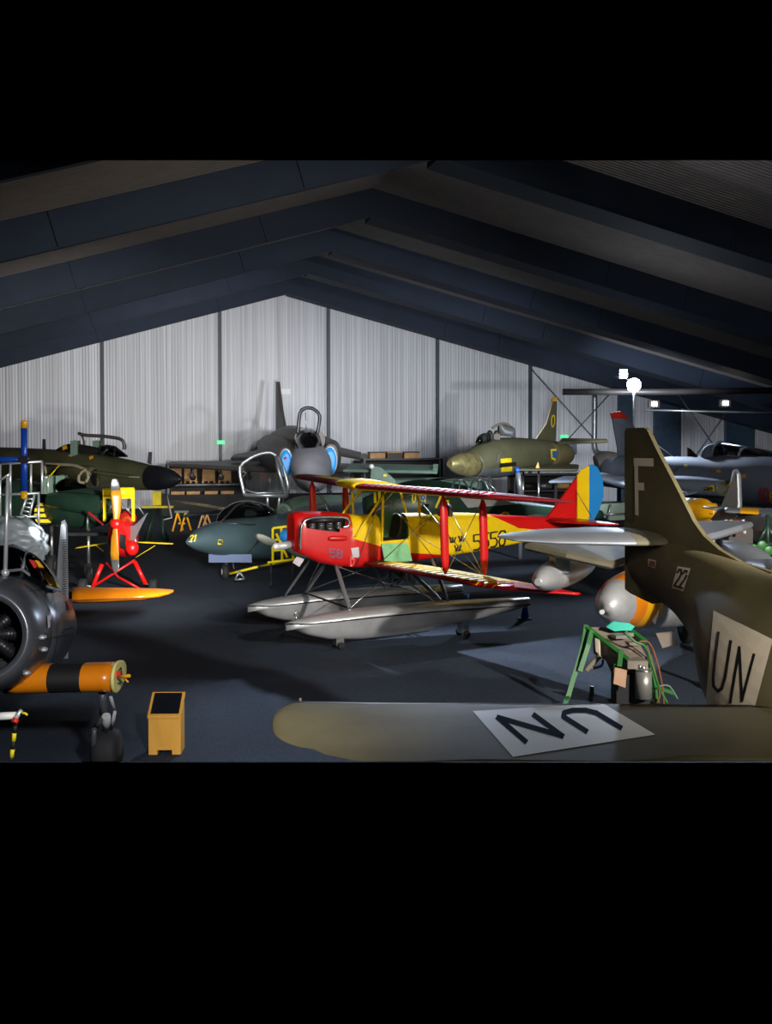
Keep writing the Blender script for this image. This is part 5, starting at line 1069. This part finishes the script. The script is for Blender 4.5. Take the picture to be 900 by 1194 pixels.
# ------------------------------------------------------------------ jet engine with green ring and yellow bag
b0 = P(815, 597, 26); t = thing('jet_engine', (b0.x, b0.y, 0), 'green and grey jet engine with a yellow cloth cover over its end', 'jet engine')
bm = bmn(); body(bm, [(776, 596, 27, 12), (790, 596, 26.6, 15), (803, 597, 26.2, 16)], 28, 2, 4, lambda c, s, u: 0); obj('engine_casing', bm, 'fgreen', t)
bm = bmn(); body(bm, [(802, 597, 26.25, 16.6), (810, 597.5, 26.0, 16.8)], 28); obj('steel_ring', bm, 'galv', t)
bm = bmn(); body(bm, [(809, 597.5, 26.0, 15), (818, 597, 25.8, 14.5), (828, 598, 25.5, 12.5), (836, 600, 25.3, 6)], 30, 2, 5)
for v in bm.verts: v.co += UP*(.03*math.sin(v.co.z*60))
obj('cloth_cover', bm, 'amber', t, 'yellow cloth cover')
bm = bmn(); slab(bm, [P(794, 583, 25.9), P(800, 582, 25.9), P(799, 589, 25.7), P(793, 590, 25.7)], .02); obj('yellow_patch', bm, 'yelmark', t)
for px in (795, 825):
    a = P(px, 607, 26.2); bm = bmn(); tube(bm, a, (a.x, a.y, 0), .06); obj('stand_leg', bm, 'darkmetal', t)
# ------------------------------------------------------------------ small pale aeroplane tail with yellow banded tailplane
t = thing('pale_tail_aeroplane', P(850, 605, 22), 'pale grey swept tail fin with yellow banded tailplane at the right', 'aeroplane'); t.location.z = 0
bm = bmn(); slab(bm, [P(830, 607, 22.4), P(843, 590, 22.2), (P(853, 566, 22.0)), P(856.5, 548, 21.9), P(859.5, 547, 21.9), P(862, 552, 21.8), P(863.5, 589, 21.7), P(860, 606, 21.7)], .1); obj('fin', bm, 'silver', t)
bm = bmn(); body(bm, [(818, 618, 22.8, 6), (840, 613, 22.3, 9), (866, 610, 21.7, 10), (890, 616, 21, 18), (930, 625, 20, 26)], 24); obj('fuselage', bm, 'silver', t)
bm = bmn(); wing(bm, [(P(845, 597, 21.3), P(845, 593, 22.2), .1), (P(863, 598, 21.2), P(863, 592, 22.2), .1), (P(885, 599.5, 21.0), P(885, 592.5, 22.1), .1), (P(915, 601, 20.6), P(915, 594, 21.9), .12)], lambda c, i, j: 1 if 4 <= i < 8 else 0, 4); obj('tailplane', bm, ['silver', 'amber'], t, 'silver tailplane with a yellow band')
bm = bmn(); wing(bm, [(P(845, 596, 22), P(845, 592, 22.5), .1), (P(819, 592, 22.2), P(822, 590.5, 22.5), .03)]); obj('tailplane', bm, 'silver', t)
gear(t, P(838, 620, 22.3), RT, .2, .12); gear(t, P(905, 640, 20.6), RT, .3, .2)
# ------------------------------------------------------------------ silver jet with orange nose band
t = thing('orange_banded_jet', P(790, 705, 20), 'silver-grey jet with orange and yellow banded nose near green stand', 'jet aircraft'); t.location.z = 0
def nm_(c, s, u): return 0 if s < 3.0 else (1 if s < 3.75 else (2 if s < 4.6 else 0))
bm = bmn(); body(bm, [(705, 711, 17.9, 2), (708, 709, 17.95, 13, .9), (712, 706, 18.1, 21, .9), (719, 703, 18.4, 28, .85), (733, 699, 19.0, 33, .85), (752, 697, 20, 36, .9), (785, 695, 21.2, 36, 1), (812, 693, 22.2, 32, 1)], 40, 2, 8, nm_); on = obj('fuselage', bm, ['alu', 'orange', 'amber'], t); ONT = [BV[on.name]]
bm = bmn(); dquad(bm, [(701, 683), (708, 677), (711, 676), (701, 690)], ONT, 4, 4, 0, .01); obj('red_marking', bm, 'redmark', t)
bm = bmn(); tube(bm, P(702.3, 713.5, 17.85), P(701.5, 713.7, 17.8), .04, .04); obj('nose_port', bm, 'white', t)
bm = bmn(); slab(bm, [P(759, 711, 19.2), P(763, 704, 19.2), P(769, 709, 19.2), P(764, 728, 19.2), P(758, 722, 19.2)], .01, 0, False); obj('paper_tag', bm, 'tag', t)
bm = bmn(); slab(bm, [P(764, 738, 19), P(785, 736, 19), P(787, 752, 19), P(772, 756, 19)], .03); obj('gear_door', bm, 'taupe', t)
bm = bmn(); slab(bm, [P(612, 637, 17.6), P(660, 634, 19.5), P(740, 634, 20.5), P(740, 652, 18.6), P(714, 660, 17.3), P(660, 648, 17.2)], .14); ow_ = obj('wing', bm, 'khaki', t, 'khaki and silver wing'); 
bm = bmn(); box(bm, P(652, 654, 18.2), .22, .7, .3, RT); obj('pylon', bm, 'silver', ow_)
bm = bmn(); body(bm, [(627, 679, 17.2, 4), (632, 676, 17.5, 12), (645, 671, 18.2, 17), (664, 665, 19.4, 16), (682, 659, 20.6, 11), (692, 656, 21.4, 3)], 26); obj('drop_tank', bm, 'alu', ow_)
bm = bmn(); body(bm, [(712, 700, 20, 8, 1), (712, 668, 20.5, 26, .8), (735, 660, 22, 28, .8), (770, 655, 24, 26, .8)], 26); bm.free()
gear(t, P(722, 728, 19.0), RT, .28, .2); gear(t, P(800, 728, 21.8), RT, .33, .22); gear(t, P(650, 685, 18.2), RT, .1, .08) if 0 else None
# wing root hidden behind: connect
bm = bmn(); slab(bm, [P(735, 636, 20.4), P(790, 650, 21.5), P(790, 670, 20.5), P(735, 655, 18.5)], .2); obj('wing_root', bm, 'silver', t)
# ------------------------------------------------------------------ silver wing and silver body right of the tall fin
t = thing('silver_fuselage_section', P(850, 650, 17.5), 'rounded silver fuselage with a pale wing above it, right of the tall fin', 'aircraft'); t.location.z = 0
bm = bmn(); body(bm, [(806, 640, 18.8, 4), (814, 640, 18.6, 9, 1), (830, 643, 18.1, 13, 1.1), (860, 648, 17.4, 17, 1.1), (880, 656, 17, 17, 1), (900, 668, 16.6, 14, 1)], 30); sf = obj('fuselage', bm, 'silver', t)
bm = bmn(); slab(bm, [P(806, 611, 17), P(862, 610, 17.6), P(878, 612, 17), P(866, 616, 16.2), P(818, 630, 15.6), P(808, 630, 15.8)], .1); obj('wing', bm, 'silver', t)
bm = bmn(); tube(bm, P(838, 619, 16.7), P(838, 640, 17.8), .06); obj('wing_support', bm, 'darkmetal', t)
bm = bmn(); body(bm, [(850, 668, 17.2, 6), (880, 664, 16.8, 12, 1.4), (925, 670, 16, 16, 1.6)], 26); obj('wing_root_fairing', bm, 'silver', t)
gear(t, P(870, 670, 17.1), RT, .3, .2)
# equipment at the right edge
b0 = FLR(888, 712); t = thing('green_equipment_stand', b0, 'dark green tubular stand with green round valves at the right edge', 'stand')
for a, b_ in (((895, 600), (895, 650)), ((895, 612), (884, 632)), ((895, 612), (904, 632)), ((880, 636), (906, 634))):
    bm = bmn(); tube(bm, P(*a, 19.5), P(*b_, 19.5), .035); obj('frame_tube', bm, 'green', t)
a = P(895, 650, 19.5); bm = bmn(); tube(bm, a, (a.x, a.y, 0), .04); obj('post', bm, 'green', t)
for px, py in ((888, 636), (896, 642), (878, 640)):
    bm = bmn(); disc(bm, P(px, py, 19.3), FW, .09, .05, 16); obj('round_valve', bm, 'fgreen', t)
b0 = FLR(862, 700); t = thing('tool_crate', b0, 'brown box of red and yellow tools behind the silver fuselage section', 'box')
bm = bmn(); box(bm, P(860, 624, 19.6), .42, .35, .26); obj('box_body', bm, 'seat', t)
for px, m in ((848, 'white'), (854, 'yelmark'), (862, 'redmark'), (868, 'white')):
    bm = bmn(); tube(bm, P(px, 622, 19.1), P(px-2, 606, 19.1), .03); obj('tool_handle', bm, m, t)
a = P(858, 628, 19.6); bm = bmn(); tube(bm, a, (a.x, a.y, 0), .1); obj('box_leg', bm, 'darkmetal', t)
# ------------------------------------------------------------------ gearbox on green frame
b0 = FLR(715, 812); t = thing('gearbox_stand', b0, 'grey engine gearbox on green angled frame legs with turquoise cloth', 'machine stand')
G = lambda x, y, o=0: P(x, y, 17+o)
bm = bmn(); topq = [G(683, 731, .35), G(736, 733, .35), G(754, 766, -.1), G(731, 768, -.35)]
prism(bm, topq, -UP*.05); obj('top_plate', bm, 'taupe', t)
bm = bmn(); prism(bm, [G(691, 738, .25), G(731, 769, -.33), G(735, 790, -.33), (G(716, 792, -.15)), G(706, 770, .05), G(692, 762, .22)], (RT*.12+FW*.1)); obj('side_panel', bm, 'taupe', t)
bm = bmn(); box(bm, G(741, 773, -.35), .3, .3, .12, RT); obj('front_block', bm, 'taupe', t)
for k, (x, y, s_) in enumerate(((722, 744, .2), (738, 752, .22), (733, 742, .12))):
    bm = bmn(); box(bm, G(x, y, .1)+UP*.03, s_, s_*.8, .05, RT+FW*.3); obj('cover_plate', bm, 'cylsteel' if k != 1 else 'taupe', t)
bm = bmn(); slab(bm, [G(694, 744, .1), G(699, 746, .05), G(700, 764, 0), G(695, 760, .05)], .03); obj('end_bracket', bm, 'cream', t)
for pts in ([G(683, 731, .33), G(731, 769, -.37)], [G(683, 730, .33), G(680, 752, .2), G(662, 813, -.1), P(659, 822, 16.6)], [G(690, 736, .2), G(686, 752, .1), G(676, 782, 0)], [G(718, 775, -.2), G(717, 815, -.2)], [G(757, 765, -.1), G(766, 822, -.1)], [G(735, 735, .3), G(752, 748, 0)], [G(763, 800, 0), G(785, 808, 0)], [G(724, 758, -.4), G(722, 776, -.4)]):
    bm = bmn()
    for a, b_ in zip(pts[:-1], pts[1:]): box(bm, (a+b_)/2, .07, .05, (b_-a).length+.02, RT if abs((b_-a).normalized().dot(RT)) < .9 else FW, b_-a)
    obj('frame_leg', bm, 'fgreen', t)
for px, py, d in ((660, 820, 16.7), (717, 812, 16.9), (766, 816, 17), (690, 800, 17.6)):
    a = P(px, py, d); bm = bmn(); box(bm, Vector((a.x, a.y, a.z/2)), .06, .06, max(.05, a.z)); obj('frame_leg', bm, 'fgreen', t)
bm = bmn(); ptube(bm, spline([G(700, 764, .1), G(690, 774, .1), G(683, 782, .1)]), .045); ptube(bm, spline([G(683, 780, .3), G(700, 777, .3), G(703, 770, .2)]), .02); obj('bracket_arm', bm, 'taupe', t)
bm = bmn(); tube(bm, G(750, 782, -.5), G(750, 814, -.5), .125, .125, 24); cy_ = obj('steel_cylinder', bm, 'cylsteel', t)
bm = bmn(); disc(bm, G(750, 781, -.5), UP, .13, .04, 24); tube(bm, G(750, 781, -.5), G(750, 776, -.5), .04); ball(bm, G(746, 777, -.5), .03); obj('cylinder_cap', bm, 'steel', cy_)
bm = bmn(); slab(bm, [G(717, 778, -.55), G(731, 781.5, -.55), G(729, 802, -.55), G(715, 797, -.55)], .01, 0, False); obj('kraft_tag', bm, 'kraft', t)
bm = bmn(); box(bm, G(735, 803, -.2), .5, .4, .5); obj('dark_housing', bm, 'black', t)
cl_ = bmn(); import itertools
pts = [(706, 735), (714, 729), (724, 731), (733, 730), (740, 735), (736, 741), (726, 739), (716, 741)]
slab(cl_, [G(x, y, .15)+UP*(.05+.012*((i*7) % 3)) for i, (x, y) in enumerate(pts)], .04); tag(obj('turquoise_cloth', cl_, 'teal'), 'crumpled turquoise cloth lying on top of the gearbox', 'cloth')
for k, pts in enumerate(([(728, 737), (740, 748), (752, 754), (760, 775), (768, 800), (778, 820)], [(745, 748), (757, 750), (766, 772), (772, 800), (774, 822)], [(754, 752), (762, 778), (769, 808), (766, 820)], [(768, 800), (780, 800), (790, 815)])):
    bm = bmn(); ptube(bm, spline([G(x, y, -.3) for x, y in pts]), .014 if k != 0 else .018); obj('hose', bm, ['fgreen', 'copper', 'copper', 'greengrey'][k], t)
# ------------------------------------------------------------------ olive aeroplane F / 22 / UN (right foreground)
t = thing('olive_un_aeroplane', FLR(868, 886), 'olive aeroplane with tall F fin and white UN panels, nearest at right', 'jet aircraft')
bm = bmn(); body(bm, [(742, 655, 13.1, 20, .6), (752, 660, 12.9, 27, .6), (777, 666, 12.4, 37, .62), (813, 686, 11.6, 45, .75), (856, 720, 10.8, 66, .8), (895, 768, 10, 96, .85), (955, 818, 9.3, 118, .95), (1050, 880, 8.6, 128, .95), (1180, 960, 7.8, 140, 1)], 44, 2, 6); trim(bm); tf = obj('fuselage', bm, 'tunnan', t)
bm = bmn()
fpx = [(728, 503), (730, 499.5), (749, 498.5), (754, 501), (757, 507), (765, 524), (785, 562), (801, 594), (808, 608), (820, 625), (838, 641), (862, 655), (900, 667), (885, 690), (850, 700), (815, 705), (785, 700), (760, 704), (735, 692), (728.5, 687)]
q0, q1 = P(728, 600, 13.1), P(862, 655, 11.0); fdir = (q1-q0); fdir.z = 0; fdir.normalize(); fnor = UP.cross(fdir).normalized()
if fnor.dot(FW) < 0: fnor = -fnor
def onfin(px, py):
    d = P(px, py, 1)-CAM; k = (q0-CAM).dot(fnor)/d.dot(fnor); return CAM+d*k
prism(bm, [onfin(x, y) for x, y in fpx], fnor*.05)
bmesh.ops.bevel(bm, geom=[e for e in bm.edges if len(e.link_faces) == 2 and e.calc_face_angle(0) > 1.2], offset=.018, segments=3, affect='EDGES')
fi = obj('tail_fin', bm, 'tunnan', t); TT = [BV[fi.name], BV[tf.name]]
bm = bmn(); dstroke(bm, [(729, 598), (731, 605), (739, 609), (740, 545)], .6, TT); obj('rudder_gap', bm, 'ink', t)
bm = bmn(); dquad(bm, [(739.3, 534), (762.5, 534.5), (762.8, 544), (739.5, 543.2)], TT, 6, 3); dquad(bm, [(740.2, 543), (744.6, 543), (745.2, 601.5), (741.2, 600)], TT, 2, 10); dquad(bm, [(744.4, 562.6), (751.6, 563), (751.8, 572), (744.4, 571.5)], TT, 2, 2); obj('letter_marking', bm, 'cream', t, 'large cream letter F')
bm = bmn(); dquad(bm, [(791, 660.6), (806, 663.5), (797.5, 690), (784, 685.5)], TT, 5, 5, 0, .01); o = obj('number_plate', bm, 'cream', t)
bm = bmn(); dtext(bm, '22', [(791, 664), (802.5, 666.5), (796.5, 686), (786.5, 683)], 2.2, [BV[o.name]], .35, 0, .006); obj('number_marking', bm, 'ink', o)
bm = bmn(); dquad(bm, [(756.5, 651.5), (766, 654), (765, 663), (756, 660)], TT, 3, 3, 0, .01); o = obj('small_label', bm, 'cream', t)
bm = bmn(); dtext(bm, '2830', [(757.5, 654), (765, 656), (764.3, 661), (757, 659)], .8, [BV[o.name]], .3, 0, .005); obj('label_lettering', bm, 'darkred', o)
bm = bmn(); dquad(bm, [(833, 712.6), (902, 746.7), (881, 826), (824, 822)], [BV[tf.name]], 22, 22, 0, .012); o = obj('un_panel', bm, 'cream', t, 'cream panel with black UN letters'); TT = [BV[o.name]]
bm = bmn(); dstroke(bm, [(838, 738), (834.5, 765), (832, 790), (832.5, 800), (837, 805.5), (842, 803), (846, 790), (852.4, 748)], 3.4, TT, 0, .006); obj('letter_marking', bm, 'ink', o)
bm = bmn(); dstroke(bm, [(852, 819), (862.5, 755), (865.5, 817), (879.5, 763.5)], 3.2, TT, 0, .006); obj('letter_marking', bm, 'ink', o)
# tailplane: silver paints the lit top, khaki its shaded part
bm = bmn(); wing(bm, [(P(783, 635, 12.2), P(730, 615.5, 13.2), .13), (P(728, 635, 12), P(690, 614.5, 13), .12), (P(650, 633.5, 11.9), P(636, 616.5, 12.6), .08), (P(600, 630.5, 11.9), P(596, 621, 12.3), .05), (P(580, 626.5, 12), P(580, 624, 12.1), .02)], lambda c, i, j: 0 if (c-P(728, 625, 12.6)).dot(RT) > 0 or j > 8 else 1, 8); obj('tailplane', bm, ['khaki', 'silver'], t)
# wing: level, root beyond the right edge
WZ = 2.0
def fz_(px, py, z=WZ): return FLR(px, py, z)
we = []
tipx = [(318, 846), (322, 832), (334, 821), (352, 817.5)]
prof = []
def wrow(px):
    """front and rear pixel rows of the wing outline at this column"""
    if px < 352:
        t_ = (px-317)/35; return 846-28.5*math.sqrt(max(0, 1-(1-t_)**2)), 848+26*math.sqrt(max(0, 1-(1-min(1, (px-317)/60))**2))
    if px < 420: return 817.6+(px-352)*.02, 874+ (px-352)*.21 if px > 377 else 848+26*math.sqrt(max(0, 1-(1-min(1, (px-317)/60))**2))
    return 819+(px-420)*.006, 888+(px-420)*.02
cols = [317.5, 319, 322, 326, 331, 337, 344, 352, 365, 378, 395, 420, 480, 560, 640, 720, 800, 900, 940]
secs = []
for px in cols:
    yf, yr = wrow(px); far = fz_(px, yf)
    near = fz_(px if px > 352 else px, max(yr, yf+1)); th_ = min(.085, .03+.05*abs(yr-yf)/30)
    secs.append((near, far, th_))
# near edge is the leading edge side; the sections run from near to far
bm = bmn(); rings = []
for near, far, th_ in secs:
    ch = far-near; r_ = [near+ch*x+UP*(th_*foil(1-x)*.9) for x in FOILX]+[near+ch*x-UP*(th_*foil(1-x)) for x in reversed(FOILX[1:-1])]
    rings.append(r_)
loftrings(bm, rings); trim(bm); wg = obj('wing', bm, 'tunnan', t); WT = [BV[wg.name]]
bm = bmn(); dquad(bm, [(551, 829.5), (703, 820.5), (764, 857), (598, 883)], WT, 30, 24, 0, .003); o = obj('un_panel', bm, 'white', t, 'white panel with dark blue UN letters'); WT = [BV[o.name]]
bm = bmn(); dstroke(bm, [(613, 865), (580, 836.5), (656, 858.5), (622, 833.5)], 6, WT, 0, .002, .2); obj('letter_marking', bm, 'navy', o)
bm = bmn(); dstroke(bm, [(684, 853), (657, 836), (658, 831), (668, 828.5), (683, 828.5), (695, 831.5), (724, 849)], 6, WT, 0, .002, .2); obj('letter_marking', bm, 'navy', o)
bm = bmn(); ptube(bm, [fz_(x, wrow(x)[0]+1.2, WZ+.01) for x in (356, 430, 520, 600, 700)], .008); obj('hinge_strip', bm, 'silver', wg)
a = P(349, 816.5, 9.05); bm = bmn(); tube(bm, fz_(350, 819), fz_(350, 819)+UP*.035, .012); obj('tip_lug', bm, 'khaki', wg)
gear(t, P(905, 800, 9.8), RT, .35, .2) if 0 else None
for px, d in ((905, 10.5),):
    a = P(px, 790, d); bm = bmn(); tube(bm, a, (a.x, a.y, .35), .07); disc(bm, (a.x, a.y, .35), RT, .35, .22); trim(bm)
    if len(bm.verts): obj('main_gear', bm, 'rubber', t)
    else: bm.free()
a = P(812, 770, 12.2); bm = bmn(); ball(bm, P(806, 762, 13.2), .28, .4, .3); obj('belly_fairing', bm, 'olive_dark', t) if 0 else bm.free()
